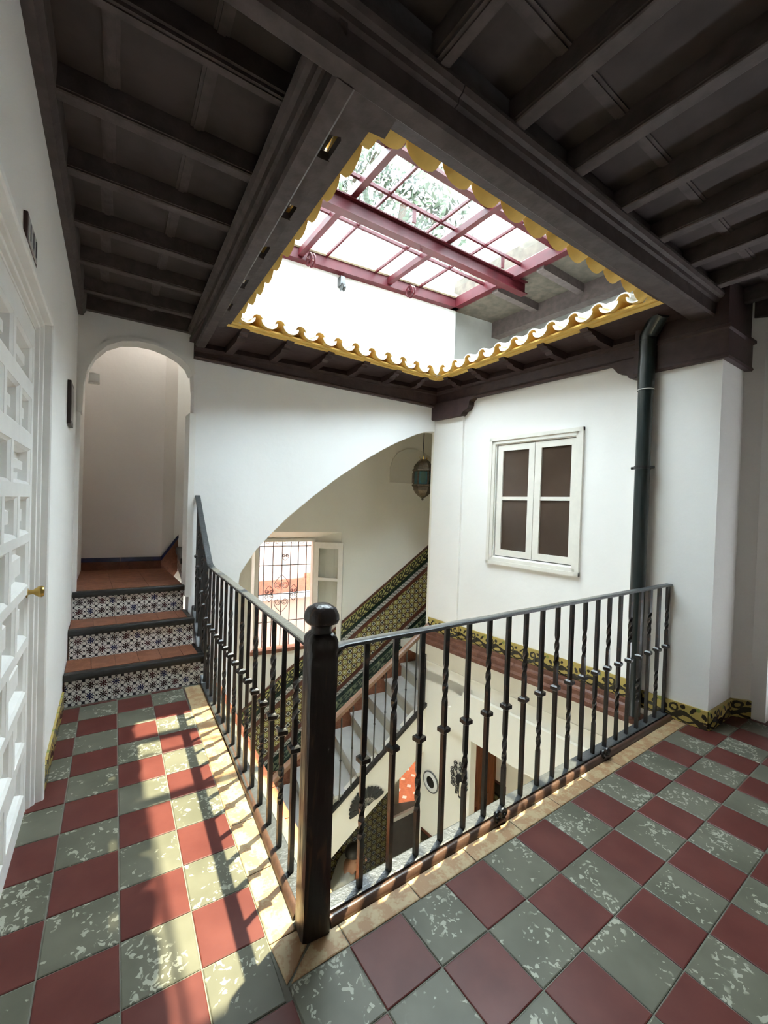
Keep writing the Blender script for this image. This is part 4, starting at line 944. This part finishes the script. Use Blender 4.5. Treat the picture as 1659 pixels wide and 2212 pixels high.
# ------------------------------------------------------------------ stair hall behind the arch
def B(x, z, o=0.0): return (x, yFW(x) + D2 + o, z)
sw = MB()
def bhex(xf0, xf1, xb0, xb1, zf0, zf1, zb0, zb1, t=.27):
    sw.hexa([B(xf0, zf0), B(xf1, zf0), B(xb1, zb0, t), B(xb0, zb0, t), B(xf0, zf1), B(xf1, zf1), B(xb1, zb1, t), B(xb0, zb1, t)])
bhex(1.06, 1.70, 1.06, 1.84, GZ, 3.3, GZ, 3.3); bhex(2.87, 3.92, 2.58, 3.92, GZ, 3.3, GZ, 3.3); bhex(3.92, 5.6, 3.92, 5.6, -.5, 3.3, -.5, 3.3)
bhex(1.70, 2.87, 1.84, 2.58, 1.13, 3.3, 1.01, 3.3); bhex(1.70, 2.87, 1.84, 2.58, GZ, -.37, GZ, -.45)
wst = struct('wall_stair', 'cream wall of the stair hall behind the arch', sw, m_cream)
# end wall with rounded niche top near the lantern
en = MB(); nx0 = 4.62
en.hexa([(nx0, 3.7, GZ), (nx0 + .2, 3.7, GZ), (nx0 + .2, 5.2, GZ), (nx0, 5.2, GZ), (nx0, 3.7, 3.3), (nx0 + .2, 3.7, 3.3), (nx0 + .2, 5.2, 3.3), (nx0, 5.2, 3.3)])
en2 = MB(); 
niche = [(3.58, 1.845), (3.58, 2.05), (3.62, 2.18), (3.70, 2.28), (3.82, 2.34), (3.96, 2.36), (4.10, 2.34), (4.25, 2.27), (4.4, 2.14), (4.5, 1.95), (4.5, 1.845)]
struct('wall_stair_end', 'cream end wall of the stair hall', MB().box(4.9, 5.1, 3.6, 5.3, -.9, 3.3), m_cream)
en2.prism(niche, lambda x, z: B(x, z, -.02), lambda x, z: B(x, z, .01)); struct('trim_7', 'shallow arched plaster recess behind the lantern, shade painted in', en2, plaster('painted_shade_cream', (.66, .63, .55), .04))  # darker copy of the cream plaster, recess shade put into the colour
struct('ceiling_stair', 'cream ceiling of the stair hall', MB().hexa([F(1.06, 2.9, .05), F(5.0, 2.9, .05), F(5.0, 2.9, 1.3), F(1.06, 2.9, 1.3), F(1.06, 3.1, .05), F(5.0, 3.1, .05), F(5.0, 3.1, 1.3), F(1.06, 3.1, 1.3)]), m_cream)
struct('wall_stair_side', 'cream side wall closing the stair hall', MB().hexa([F(1.06, GZ, .1), F(1.2, GZ, .1), F(1.2, GZ, 1.1), F(1.06, GZ, 1.1), F(1.06, 3.0, .1), F(1.2, 3.0, .1), F(1.2, 3.0, 1.1), F(1.06, 3.0, 1.1)]), m_cream)
struct('wall_corner', 'white wall behind the corner pilaster facing the stair hall', MB().hexa([(3.56, 3.92, -.6), (5.0, 3.75, -.6), (5.0, 3.9, -.6), (3.56, 4.06, -.6), (3.56, 3.92, 3.3), (5.0, 3.75, 3.3), (5.0, 3.9, 3.3), (3.56, 4.06, 3.3)]), m_cream)
# stringer below the marble flight
sg = MB()
def zr_(x): return -1.835 + .793 * (x - 2.386)
sgp = [(1.24, zr_(1.24)), (3.60, zr_(3.60)), (3.60, -1.44), (3.404, -1.589), (2.73, -2.085), (2.315, -2.419), (1.24, -3.28)]
fpoly(sgp, sg, -.01, .10)
struct('wall_stringer', 'cream stringer wall of the marble stairs', sg, m_cream)
# marble stairs
ms = thing('marble_stairs', 'white marble stairs climbing behind the arch', 'stairs', (1.0, 4.3, GZ))
for s in range(-9, 6):
    xn = 2.863 + .2615 * s; z = -1.37 + .19 * s
    def q4(x0, x1, za, zb_, o0=.01, o1=D2 - .03):
        return [(x0, yFW(x0) + o0, za), (x1, yFW(x1) + o0, za), (x1 + .2, yFW(x1 + .2) + o1, za), (x0 + .2, yFW(x0 + .2) + o1, za), (x0, yFW(x0) + o0, zb_), (x1, yFW(x1) + o0, zb_), (x1 + .2, yFW(x1 + .2) + o1, zb_), (x0 + .2, yFW(x0 + .2) + o1, zb_)]
    part(MB().hexa(q4(xn, xn + .31, z - .032, z)), 'tread', m_marble, ms)
    part(MB().hexa(q4(xn + .02, xn + .30, z - .20, z - .032)), 'riser', m_stepside, ms)
    part(MB().hexa([B(xn + .2, z - .02, -.03), B(xn + .49, z - .02, -.03), B(xn + .49, z - .02, -.012), B(xn + .2, z - .02, -.012), B(xn + .2, z + .20, -.03), B(xn + .49, z + .20, -.03), B(xn + .49, z + .20, -.012), B(xn + .2, z + .20, -.012)]), 'step_skirting', m_terra, ms)
part(MB().prism([(4.3, -.42), (4.92, -.42), (4.92, -.55), (4.3, -.55)], lambda x, z: (x, yFW(x) + .02, z), lambda x, z: (x, yFW(x) + D2, z)), 'landing', m_marble, ms)
# sloping tile dado on the stair wall
dd = struct('trim_8', 'sloping tile dado up the stair wall')
def zt(x): return -.12 + .747 * (x - 2.88)
DX0, DX1 = 1.28, 4.55
slope_fn = lambda M: (lambda q: (q[0], (q[2] - q[0] * .747) + (.12 + .747 * 2.88)))(M.xyz())      # (x, -depth below the top line)
m_friezeT = pat_scroll('dado_leaf_frieze_print', .105, .155, lambda M: (lambda q: (q[0], q[1] + .185))(slope_fn(M)), (.42, .39, .15), (.03, .03, .02), (.22, .27, .08))
m_friezeB = pat_scroll('dado_green_frieze_print', .21, .165, lambda M: (lambda q: (q[0], q[1] + 1.22))(slope_fn(M)), (.13, .16, .10), (.018, .03, .022), (.30, .32, .18))
m_checkD = pat_check('dado_checker_print', .022, slope_fn)
m_field = pat_field('dado_flower_print', .07, fnX)
bands = [(0, .03, m_brownglaze, .28, .022), (.03, .185, m_friezeT, .21, .014), (.185, .24, m_greenglaze, .28, .02), (.24, .315, m_checkD, .28, .012), (.315, .38, m_brownglaze, .28, .018), (.87, .935, m_brownglaze, .28, .018), (.935, .995, m_checkD, .28, .012), (.995, 1.055, m_greenglaze, .28, .02), (1.055, 1.22, m_friezeB, .21, .014), (1.22, 1.40, m_terra, .28, .012)]
for d0, d1_, mt, ln, th in bands:
    x = DX0
    while x < DX1:
        x2 = min(DX1, x + ln); g = .0008
        MB().hexa([B(x + g, zt(x) - d1_, -th), B(x2 - g, zt(x2) - d1_, -th), B(x2 - g, zt(x2) - d1_), B(x + g, zt(x) - d1_), B(x + g, zt(x) - d0, -th), B(x2 - g, zt(x2) - d0, -th), B(x2 - g, zt(x2) - d0), B(x + g, zt(x) - d0)]).obj('dado_tile', mt, dd); x = x2
per = .14
i = int(DX0 / per)
while i * per < DX1:
    x0, x1 = max(DX0, i * per), min(DX1, (i + 1) * per)
    j = int(math.floor((zt(x0) - .87) / per)) - 1
    while j * per < zt(x1) - .38:
        p = [(x0, j * per), (x1, j * per), (x1, (j + 1) * per), (x0, (j + 1) * per)]
        p = clip(p, -.747, 1, -.12 - .747 * 2.88 - .38); p = clip(p, .747, -1, .12 + .747 * 2.88 + .87) if p else p
        if len(p) >= 3 and area(p) > 1e-4:
            p = inset(p, .0007)
            if len(p) >= 3: MB().prism(p, lambda a, c: B(a, c, -.012), lambda a, c: B(a, c, 0)).obj('dado_tile', m_field, dd)
        j += 1
    i += 1
# balustrade of the marble stairs
sr = thing('stair_balustrade', 'slim black balustrade with a brown handrail beside the marble stairs', 'balustrade', (1.4, 4.2, GZ))
b = MB(); b.loft([[F(x, zr_(x) - .005, .0 + o) if k == 0 else F(x, zr_(x) + .035, o) for k, o in ((0, -.03), (0, .02), (1, .02), (1, -.03))] for x in (1.25, 3.58)]); part(b, 'bottom_rail', m_iron, sr)
b = MB(); b.loft([[F(x, -.845 + .752 * (x - 2.332) + dz, o) for dz, o in ((-.03, -.03), (-.03, .03), (.02, .035), (.035, .015), (.035, -.015), (.02, -.035))] for x in (1.25, 3.53)]); part(b, 'handrail', plain('pinkish_brown_handrail', (.30, .17, .11), .4, var=.25), sr)
me_sb = MB().tube([(0, 0, 0), (0, 0, .93)], .0085, 6).mesh('baluster', m_iron2)
ks = MB(); ks.lathe([(.008, -.014), (.015, 0), (.008, .014)], 8); me_ks = ks.mesh('knob', m_iron)
for i in range(17):
    x = 3.482 - .1367 * i
    if x < 1.3: break
    p = F(x, zr_(x) + .03, -.005); o = mkobj('baluster', me_sb, sr, (p[0] - 1.4, p[1] - 4.2, p[2] - GZ)); mkobj('knob', me_ks, o, (0, 0, .45))
part(MB().hexa([F(3.535, -.95, -.02), F(3.56, -.95, -.02), F(3.56, -.95, .05), F(3.535, -.95, .05), F(3.535, -.27, -.02), F(3.56, -.27, -.02), F(3.56, -.27, .05), F(3.535, -.27, .05)]), 'end_post', m_oak, sr)

# grilled window of the stair hall
w2 = struct('window_2', 'cream splayed window with an open casement in the stair hall')
sl = MB(); sl.hexa([B(1.70, -.40, -.03), B(2.87, -.40, -.03), B(2.60, -.47, .30), B(1.82, -.47, .30), B(1.70, -.355, -.03), B(2.87, -.355, -.03), B(2.60, -.42, .30), B(1.82, -.42, .30)]); sl.obj('sill', m_terra, w2)
fo_ = MB()
def bbox(mbx, x0, x1, z0, z1, o0, o1): mbx.hexa([B(x0, z0, o0), B(x1, z0, o0), B(x1, z0, o1), B(x0, z0, o1), B(x0, z1, o0), B(x1, z1, o0), B(x1, z1, o1), B(x0, z1, o1)])
bbox(fo_, 1.80, 1.85, -.45, 1.02, .20, .27); bbox(fo_, 2.57, 2.62, -.45, 1.02, .20, .27); bbox(fo_, 1.80, 2.62, .985, 1.03, .20, .27); bbox(fo_, 1.80, 2.62, -.46, -.42, .20, .27); fo_.obj('frame', m_windowpaint, w2)
# opened casement lying along the right splay, from (2.60,.20) to (2.88,-.03)
def K(t, z, n=0.0): return (lambda p: (p[0] - n * .7, p[1] - n * .7, p[2]))(B(lerp(2.60, 2.885, t), z, lerp(.20, -.045, t)))
cm = MB()
def kbx(t0, t1, z0, z1, n0=.0, n1=.035): cm.hexa([K(t0, z0, n1), K(t1, z0, n1), K(t1, z0, n0), K(t0, z0, n0), K(t0, z1, n1), K(t1, z1, n1), K(t1, z1, n0), K(t0, z1, n0)])
kbx(0, .16, -.42, .98); kbx(.84, 1, -.42, .98); kbx(.16, .84, -.42, -.34); kbx(.16, .84, .90, .98); kbx(.16, .84, .46, .50)
cmo = cm.obj('casement', m_windowpaint, w2)
for z0, z1 in ((-.34, .46), (.50, .90)):
    MB().hexa([K(.16, z0, .02), K(.84, z0, .02), K(.84, z0, .014), K(.16, z0, .014), K(.16, z1, .02), K(.84, z1, .02), K(.84, z1, .014), K(.16, z1, .014)]).obj('pane', m_glass, cmo)
gr = thing('window_grille', 'black iron grille with heart scrolls over the stair hall window', 'window grille', B(2.2, -.44, .30))
GO = .29
for x in (1.884, 1.945, 2.063, 2.184, 2.299, 2.403, 2.517): part(MB().tube([B(x, -.47, GO), B(x, 1.02, GO)], .0065, 6), 'upright_bar', m_iron, gr)
for z in (.92, .666, .282, -.085, -.42): part(MB().tube([B(1.82, z, GO - .01), B(2.62, z, GO - .01)], .0065, 6), 'cross_bar', m_iron, gr)
def heart(cx, cz, s, inv=1):
    for sd_ in (-1, 1):
        pts_ = []
        for i in range(30):
            t = i / 29
            if t < .45: u = t / .45; px = sd_ * s * .75 * math.sin(u * math.pi / 2); pz = -s * 1.1 + u * s * 1.1
            else:
                u = (t - .45) / .55; r = s * .375 * (1 - .72 * u); a = u * 3.6 * math.pi
                px = sd_ * (s * .375 + r * math.cos(a)); pz = r * math.sin(a) * 1.0
            pts_.append(B(cx + px, cz + inv * pz, GO - .014))
        part(MB().tube(pts_, .0045, 5), 'heart_scroll', m_iron, gr)
heart(2.18, .17, .125); heart(2.18, .40, .125, -1); heart(2.02, .26, .07); heart(2.345, .26, .07); heart(2.02, .32, .07, -1); heart(2.345, .32, .07, -1); heart(2.22, .79, .06)
for x in (1.915, 2.003, 2.125, 2.24, 2.35, 2.46): part(MB().tube([B(x - .02 + .045 * (1 - .8 * i / 14) * math.cos(i * .75), .975 + .035 * (1 - .8 * i / 14) * math.sin(i * .75), GO - .012) for i in range(15)], .004, 5), 'top_scroll', m_iron, gr)

# ------------------------------------------------------------------ hanging lantern
ln_ = thing('hanging_lantern', 'moorish brass and coloured glass lantern hanging in the arch', 'lantern', (3.665, 4.33, 1.60))
m_lbr = plain('aged_brass_lattice', (.17, .13, .085), .4, .7, var=.5, scale=60, bump=.3); m_lgl = plain('teal_lantern_glass', (.03, .095, .105), .2, var=.3)
m_lgreen = plain('green_lantern_glass', (.045, .075, .05), .2, var=.3)
ls = .98
def oc(prof, nm, mt, n=6, ph=.35): return MB().lathe([(r * ls, z * ls) for r, z in prof], n, phase=ph).obj(nm, mt, ln_)
oc([(.028, .03), (.06, .05), (.10, .09), (.105, .10), (.125, .13), (.130, .175), (.148, .182), (.150, .20), (.135, .21)], 'base', m_lbr)
oc([(.004, -.01), (.018, .01), (.012, .022), (.03, .03)], 'finial', m_lbr, 10)
oc([(.122, .205), (.122, .385)], 'glass_body', m_lgl)
oc([(.135, .38), (.150, .39), (.148, .408), (.130, .415), (.130, .45), (.10, .49), (.088, .50), (.088, .51), (.05, .545), (.03, .55)], 'dome', m_lbr)
cr = MB()
for k in range(8):
    a = 2 * math.pi * k / 8; cr.add([(.03 * math.cos(a - .35), .03 * math.sin(a - .35), .50), (.03 * math.cos(a + .35), .03 * math.sin(a + .35), .50), (.068 * math.cos(a), .068 * math.sin(a), .585), (.026 * math.cos(a), .026 * math.sin(a), .52)], [(0, 1, 2), (0, 2, 3), (1, 3, 2)])
cr.obj('crown', m_brass, ln_)
for k in range(6):
    a = 2 * math.pi * k / 6 + .35; x, y_ = .126 * ls * math.cos(a), .126 * ls * math.sin(a)
    MB().tube([(x, y_, .19 * ls), (x, y_, .395 * ls)], .011, 6).obj('corner_post', m_lbr, ln_)
    a2 = a + math.pi / 6; r = .122 * ls * math.cos(math.pi / 6) + .003; tx, ty = -math.sin(a2), math.cos(a2)
    p = MB(); p.add([(r * math.cos(a2) + tx * .040 * c, r * math.sin(a2) + ty * .040 * c, (.295 + .075 * s_) * ls) for c, s_ in [(math.copysign(abs(math.cos(q)) ** .6, math.cos(q)), math.copysign(abs(math.sin(q)) ** .8, math.sin(q))) for q in [2 * math.pi * e / 18 for e in range(18)]]], [tuple(range(18))])
    p.obj('coloured_pane', m_lgreen if k % 2 else m_lgl, ln_)
    MB().box(-.006, .022, -.004, .004, 0, .13).obj('wing_plate', m_lbr, ln_, loc=(.128 * math.cos(a) * ls, .128 * math.sin(a) * ls, .22), rotz=a)
MB().tube([(0, 0, .5), (.005, .004, .60), (-.01, 0, .70), (0, 0, 1.28)], .006, 6).obj('chain', m_iron, ln_)

# ------------------------------------------------------------------ ornaments and furniture below
fn = thing('wall_fan', 'open black lace fan hung on the cream stringer wall', 'fan', F(2.735, -1.97, -.012))
m_lace = plain('black_lace', (.035, .035, .033), .7, var=.5, scale=60)
def FN(a, r, o): return F(2.738 + r * .95 * math.cos(a), -1.972 + r * .95 * math.sin(a), o)
for k in range(15):
    a = math.radians(32 + k * 11.6); da = math.radians(5.2)
    part(MB().hexa([FN(a - da * .5, .015, -.016), FN(a + da * .5, .015, -.016), FN(a + da * .5, .015, -.013), FN(a - da * .5, .015, -.013), FN(a - da * .35, .14, -.016), FN(a + da * .35, .14, -.016), FN(a + da * .35, .14, -.013), FN(a - da * .35, .14, -.013)]), 'stick', m_iron, fn)
    part(MB().prism([(a - da, .115), (a + da, .115), (a + da * 1.1, .19), (a + da * 1.05, .232), (a + da * .5, .247), (a, .252), (a - da * .5, .247), (a - da * 1.05, .232), (a - da * 1.1, .19)], lambda q, r: FN(q, r, -.022 - .004 * (k % 2)), lambda q, r: FN(q, r, -.018 - .004 * (k % 2))), 'lace_leaf', m_lace, fn)
pm = thing('round_mirror', 'round dark mirror with a pale rim on the arcade pier', 'mirror', Rr(3.805, -1.83, -.04))
def ring_on(yc, zc, prof, name, mat, root, n=28):
    b = MB(); b.loft([[Rr(yc + r * math.cos(2 * math.pi * k / n), zc + r * math.sin(2 * math.pi * k / n), -.032 - o) for k in range(n)] for r, o in prof]); part(b, name, mat, root, True)
ring_on(3.805, -1.83, [(.125, 0), (.128, .012), (.118, .018), (.112, .012)], 'outer_rim', plain('grey_mirror_rim', (.10, .10, .10), .4), pm)
ring_on(3.805, -1.83, [(.113, 0), (.113, .012), (.07, .02), (.066, .01)], 'pale_rim', m_deskwhite, pm)
ring_on(3.805, -1.83, [(.068, 0), (.068, .012), (.001, .014)], 'glass', plain('black_mirror_glass', (.012, .012, .012), .1), pm)
sc_ = thing('wall_sconce', 'black scrollwork wall sconce with a pale candle tube by the brown door', 'sconce', Rr(3.36, -1.6, -.03))
b = MB(); b.prism([(3.36 + .045 * math.cos(2 * math.pi * k / 16), -1.57 + .07 * math.sin(2 * math.pi * k / 16)) for k in range(16)], lambda q, z: Rr(q, z, -.05), lambda q, z: Rr(q, z, -.03)); part(b, 'back_plate', m_iron, sc_)
for k in range(8):
    a = 2 * math.pi * k / 8 + .2; cx, cz = 3.36 + .10 * math.cos(a), -1.57 + .14 * math.sin(a)
    b = MB(); b.tube([Rr(3.36, -1.57, -.045), Rr(cx, cz, -.045)], .005, 5); b.tube([Rr(cx + .032 * (1 - .7 * i / 16) * math.cos(i * .6 + a), cz + .036 * (1 - .7 * i / 16) * math.sin(i * .6 + a), -.048) for i in range(17)], .0055, 5)
    b.tube([Rr(cx + .03 * (1 - .7 * i / 12) * math.cos(-i * .7 + a + 2), cz + .05 + .03 * (1 - .7 * i / 12) * math.sin(-i * .7 + a + 2), -.048) for i in range(13)], .005, 5)
    part(b, 'scroll', m_iron, sc_)
b = MB(); b.tube([Rr(3.34, -1.6, -.05), Rr(3.30, -1.68, -.10), Rr(3.24, -1.66, -.16), Rr(3.21, -1.62, -.17)], .008, 6); b.lathe([(.002, 0), (.03, .0), (.035, .012), (.018, .016)], 12, Rr(3.21, -1.63, -.17)); part(b, 'arm', m_iron, sc_)
b = MB(); b.lathe([(.022, 0), (.022, .13), (.012, .132), (.001, .12)], 14, Rr(3.21, -1.615, -.17)); part(b, 'candle_tube', plain('ivory_candle', (.72, .66, .50), .5, var=.08), sc_, True)
# reception counter under the stairs
ct = thing('reception_counter', 'charcoal reception counter with a white edge under the stairs', 'counter', (3.7, 4.75, GZ))
CZ = -2.75
def cbx(x0, x1, y0, y1, z0, z1): return MB().box(x0, x1, y0, y1, z0, z1)
part(cbx(3.50, 4.05, 4.57, 4.61, GZ, CZ - .03), 'front_panel', m_greydesk, ct)
part(MB().prism([(3.48, 4.57), (4.10, 4.57), (4.02, 4.66), (3.48, 4.86)], lambda x, y: (x, y, CZ - .04), lambda x, y: (x, y, CZ - .005)), 'counter_top', plain('slate_counter_top', (.14, .145, .145), .4, var=.1), ct)
part(cbx(3.47, 4.11, 4.54, 4.575, CZ - .05, CZ + .005), 'white_edge', m_deskwhite, ct)
part(cbx(4.02, 4.06, 4.57, 4.64, GZ, CZ - .04), 'side_panel', m_greydesk, ct)
# tile wall under the flight, shade painted into its darker print
ud = struct('wall_under_stairs', 'patterned tile wall under the marble flight, shade painted into its print')
m_fieldU = pat_field('under_stair_shade_print', .07, fnX, .30)  # darkest copy of the print, shade under the flight put into the colour
UO = .52
for i in range(15):
    for j in range(12):
        x0 = 1.33 + .14 * i; z0 = GZ + .14 * j
        if z0 + .14 > zr_(x0) - .45: continue
        MB().hexa([F(x0 + .001, z0 + .001, UO), F(x0 + .139, z0 + .001, UO), F(x0 + .139, z0 + .001, UO + .02), F(x0 + .001, z0 + .001, UO + .02), F(x0 + .001, z0 + .139, UO), F(x0 + .139, z0 + .139, UO), F(x0 + .139, z0 + .139, UO + .02), F(x0 + .001, z0 + .139, UO + .02)]).obj('dado_tile', m_fieldU, ud)
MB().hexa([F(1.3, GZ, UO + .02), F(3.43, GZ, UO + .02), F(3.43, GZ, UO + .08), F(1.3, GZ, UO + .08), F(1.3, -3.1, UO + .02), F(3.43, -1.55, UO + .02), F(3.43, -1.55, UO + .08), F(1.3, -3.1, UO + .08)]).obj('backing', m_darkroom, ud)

# ------------------------------------------------------------------ person seated below, on a chair
PF = Vector((.82, -.57, 0)); PR = Vector((-.57, -.82, 0)); P0 = Vector((2.555, 4.40, GZ))
def pp_(f, r, z): return P0 + PF * f + PR * r + Vector((0, 0, z))
def skin(name, verts, edges, radii, mat, parent=None, root=0, sub=2):
    me = bpy.data.meshes.new(name); me.from_pydata([tuple(v) for v in verts], edges, []); me.materials.append(mat)
    o = mkobj(name, me, parent)
    md = o.modifiers.new('Skin', 'SKIN'); md.use_smooth_shade = True
    for i, r in enumerate(radii):
        rr = r if isinstance(r, tuple) else (r, r)
        me.skin_vertices[0].data[i].radius = rr; me.skin_vertices[0].data[i].use_root = (i == root)
    ms_ = o.modifiers.new('Subdivision', 'SUBSURF'); ms_.levels = sub; ms_.render_levels = sub
    return o
m_skin = plain('skin_tone', (.42, .22, .14), .55, var=.1); m_shirt = plain('light_grey_shirt', (.52, .52, .47), .85, var=.12, scale=6, bump=.2); m_trs = plain('dark_trousers', (.02, .022, .03), .8); m_hair = plain('black_hair', (.010, .008, .007), .5, var=.4, scale=50)
V_ = [pp_(0, 0, .50), pp_(.05, 0, .68), pp_(.11, 0, .88), pp_(.19, 0, 1.02), pp_(.235, 0, 1.085), pp_(.27, 0, 1.14), pp_(.275, 0, 1.20), pp_(.30, 0, 1.085),
      pp_(.11, .17, .94), pp_(.17, .22, .72), pp_(.36, .14, .66), pp_(.43, .10, .66), pp_(.11, -.17, .94), pp_(.17, -.22, .72), pp_(.36, -.14, .66), pp_(.43, -.10, .66),
      pp_(.02, .10, .50), pp_(.42, .12, .50), pp_(.40, .12, .10), pp_(.50, .12, .04), pp_(.02, -.10, .50), pp_(.42, -.12, .50), pp_(.40, -.12, .10), pp_(.50, -.12, .04)]
E_ = [(0, 1), (1, 2), (2, 3), (3, 4), (4, 5), (5, 6), (4, 7), (2, 8), (8, 9), (9, 10), (10, 11), (2, 12), (12, 13), (13, 14), (14, 15), (0, 16), (16, 17), (17, 18), (18, 19), (0, 20), (20, 21), (21, 22), (22, 23)]
R_ = [.12, .125, .13, .055, .07, .088, .075, .05, .06, .045, .034, .03, .06, .045, .034, .03, .085, .065, .045, .035, .085, .065, .045, .035]
per_ = skin('person', V_, E_, R_, m_skin)
tag(per_, 'person in a light grey shirt seated below, head bent down beside the newel post', 'person')
sh_ = skin('shirt', [V_[0] + Vector((0, 0, -.02)), V_[1], V_[2], V_[3] + Vector((0, 0, -.05)), V_[8], V_[9], V_[12], V_[13]], [(0, 1), (1, 2), (2, 3), (2, 4), (4, 5), (2, 6), (6, 7)], [.145, .148, .15, .075, .078, .06, .078, .06], m_shirt, per_)
skin('trousers', [V_[0], V_[16], V_[17], V_[18], V_[20], V_[21], V_[22]], [(0, 1), (1, 2), (2, 3), (0, 4), (4, 5), (5, 6)], [.14, .10, .08, .06, .10, .08, .06], m_trs, per_)
hb_ = MB(); hc = pp_(.245, 0, 1.175)
rg = []
for i in range(9):
    t = math.pi * i / 8; zz = .098 * math.cos(t); rr = .099 * math.sin(t) + .002
    rg.append([hc + PF * (rr * math.cos(2 * math.pi * k / 16) * 1.08 - .018 - .012 * (1 - math.cos(t))) + PR * (rr * math.sin(2 * math.pi * k / 16) * .92) + Vector((0, 0, zz * .98 + .012 - .0 * (math.cos(2 * math.pi * k / 16)))) for k in range(16)])
hb_.loft(rg[:6]); hb_.obj('hair', m_hair, per_, True)
for sgn in (1,):
    MB().lathe([(.002, -.006), (.022, 0), (.018, .008), (.002, .006)], 10).obj('ear', m_skin, per_, True, tuple(pp_(.262, .090 * sgn, 1.115)), 0).rotation_euler = (math.pi / 2, 0, math.atan2(PR.y, PR.x) + math.pi / 2)
MB().loft([[pp_(.355, r * .016, z) for r, z in ((-1, 1.115), (1, 1.115), (1, 1.075), (-1, 1.075))], [pp_(.378, r * .010, z) for r, z in ((-1, 1.09), (1, 1.09), (1, 1.076), (-1, 1.076))]]).obj('nose', m_skin, per_, True)
chr_ = thing('office_chair', 'black chair under the seated person', 'chair', tuple(P0))
part(MB().prism([(-.21, -.2), (.24, -.2), (.24, .2), (-.21, .2)], lambda f, r: tuple(pp_(f, r, .34)), lambda f, r: tuple(pp_(f, r, .40))), 'seat', m_iron, chr_)
part(MB().prism([(-.24, -.19), (-.20, -.19), (-.20, .19), (-.24, .19)], lambda f, r: tuple(pp_(f, r, .40)), lambda f, r: tuple(pp_(f - .05, r, .86))), 'backrest', m_iron, chr_)
for f, r in ((-.19, -.18), (.22, -.18), (.22, .18), (-.19, .18)): part(MB().tube([pp_(f, r, .35), pp_(f * 1.1, r * 1.1, .0)], .014, 8), 'leg', m_iron, chr_)

# ------------------------------------------------------------------ outside: opposite houses and a tree
op = thing('opposite_house', 'pale pink house front with a terracotta band across the street', 'building', (2, 8, GZ))
m_pink = plaster('pale_pink_render', (.42, .33, .30), .04)
part(MB().box(-6, 10, 8, 10, GZ, 7.35), 'wall', m_pink, op)
part(MB().box(-6, 10, 7.88, 8, 7.25, 7.5), 'cornice', plain('grey_gutter', (.20, .20, .20), .6), op)
part(MB().box(-2, 3.70, 7.93, 8.0, -.26, -.01), 'terracotta_band', _terra('facade_terracotta', (.20, .06, .038), (.24, .08, .05)), op)
part(MB().box(3.70, 3.83, 7.93, 8.0, -.26, .09), 'shutter', _terra('facade_shutter', (.26, .08, .045), (.30, .10, .06)), op)
part(MB().box(-2, 3.95, 7.80, 8.0, -.36, -.27), 'ledge', m_rim, op)
for x in (.6, 4.6, 7.0):
    wv = part(MB().box(x, x + 1.0, 7.95, 8.0, 1.9, 3.9), 'window', m_windowpaint, op)
    subpart(MB().box(x + .1, x + .9, 7.93, 7.95, 2.0, 3.8), 'pane', m_brownpane, wv)
xw = MB()
def xhex(x0, x1, z0, z1): xw.hexa([B(x0, z0, .28), B(x1, z0, .28), B(x1, z0, .40), B(x0, z0, .40), B(x0, z1, .28), B(x1, z1, .28), B(x1, z1, .40), B(x0, z1, .40)])
xhex(-5, 1.78, GZ, 4.7); xhex(2.66, 3.92, GZ, 4.7); xhex(3.92, 9, -.4, 4.7); xhex(1.78, 2.66, 1.06, 4.7); xhex(1.78, 2.66, GZ, -.5)
struct('wall_street', 'outer street wall of the house', xw, m_white)
th = thing('tall_house', 'tall white house seen beyond the tree through the skylight', 'building', (17.5, 14, GZ))
part(MB().box(13.2, 22, 12.5, 17, GZ, 19), 'wall', plaster('white_render', (.80, .78, .77), .04), th)
part(MB().box(13.0, 22.2, 12.3, 17.2, 19, 19.4), 'cornice', m_rim, th)
for k in range(2):
    wv = part(MB().box(14.2 + 3 * k, 15.6 + 3 * k, 12.44, 12.5, 11, 14), 'window', m_windowpaint, th); subpart(MB().box(14.4 + 3 * k, 15.4 + 3 * k, 12.42, 12.44, 11.2, 13.8), 'pane', m_brownpane, wv)
tr = thing('street_tree', 'leafy green tree towering beyond the skylight', 'tree', (10.5, 14.5, GZ))
part(MB().tube([(10.5, 14.5, GZ), (10.6, 14.5, 5), (10.4, 14.6, 10), (10.6, 14.4, 14)], [.45, .38, .3, .15], 10), 'trunk', plain('bark', (.10, .07, .05), .9), tr)
lv = MB()
for i in range(5200):
    while True:
        v = Vector((random.uniform(-1, 1), random.uniform(-1, 1), random.uniform(-1, 1)))
        if v.length < 1: break
    p = Vector((10.2, 14.5, 14.2)) + Vector((v.x * 4.3, v.y * 2.6, v.z * 4.6))
    a = Vector((random.gauss(0, 1), random.gauss(0, 1), random.gauss(0, 1))).normalized(); b_ = a.orthogonal().normalized(); s_ = random.uniform(.12, .3)
    lv.add([p - a * s_, p + b_ * s_ * .5, p + a * s_, p - b_ * s_ * .5], [(0, 1, 2, 3)])
o = part(lv, 'foliage', plain('dark_green_leaf', (.035, .055, .025), .6, var=.4, scale=3), tr); o['kind'] = 'stuff'  # dark green leaf colour, tone varies at random
struct('ground_street', 'pale street paving outside the house', MB().box(-10, 25, 5.8, 25, GZ - .12, GZ - .02), plain('street_paving', (.45, .42, .38), .8))
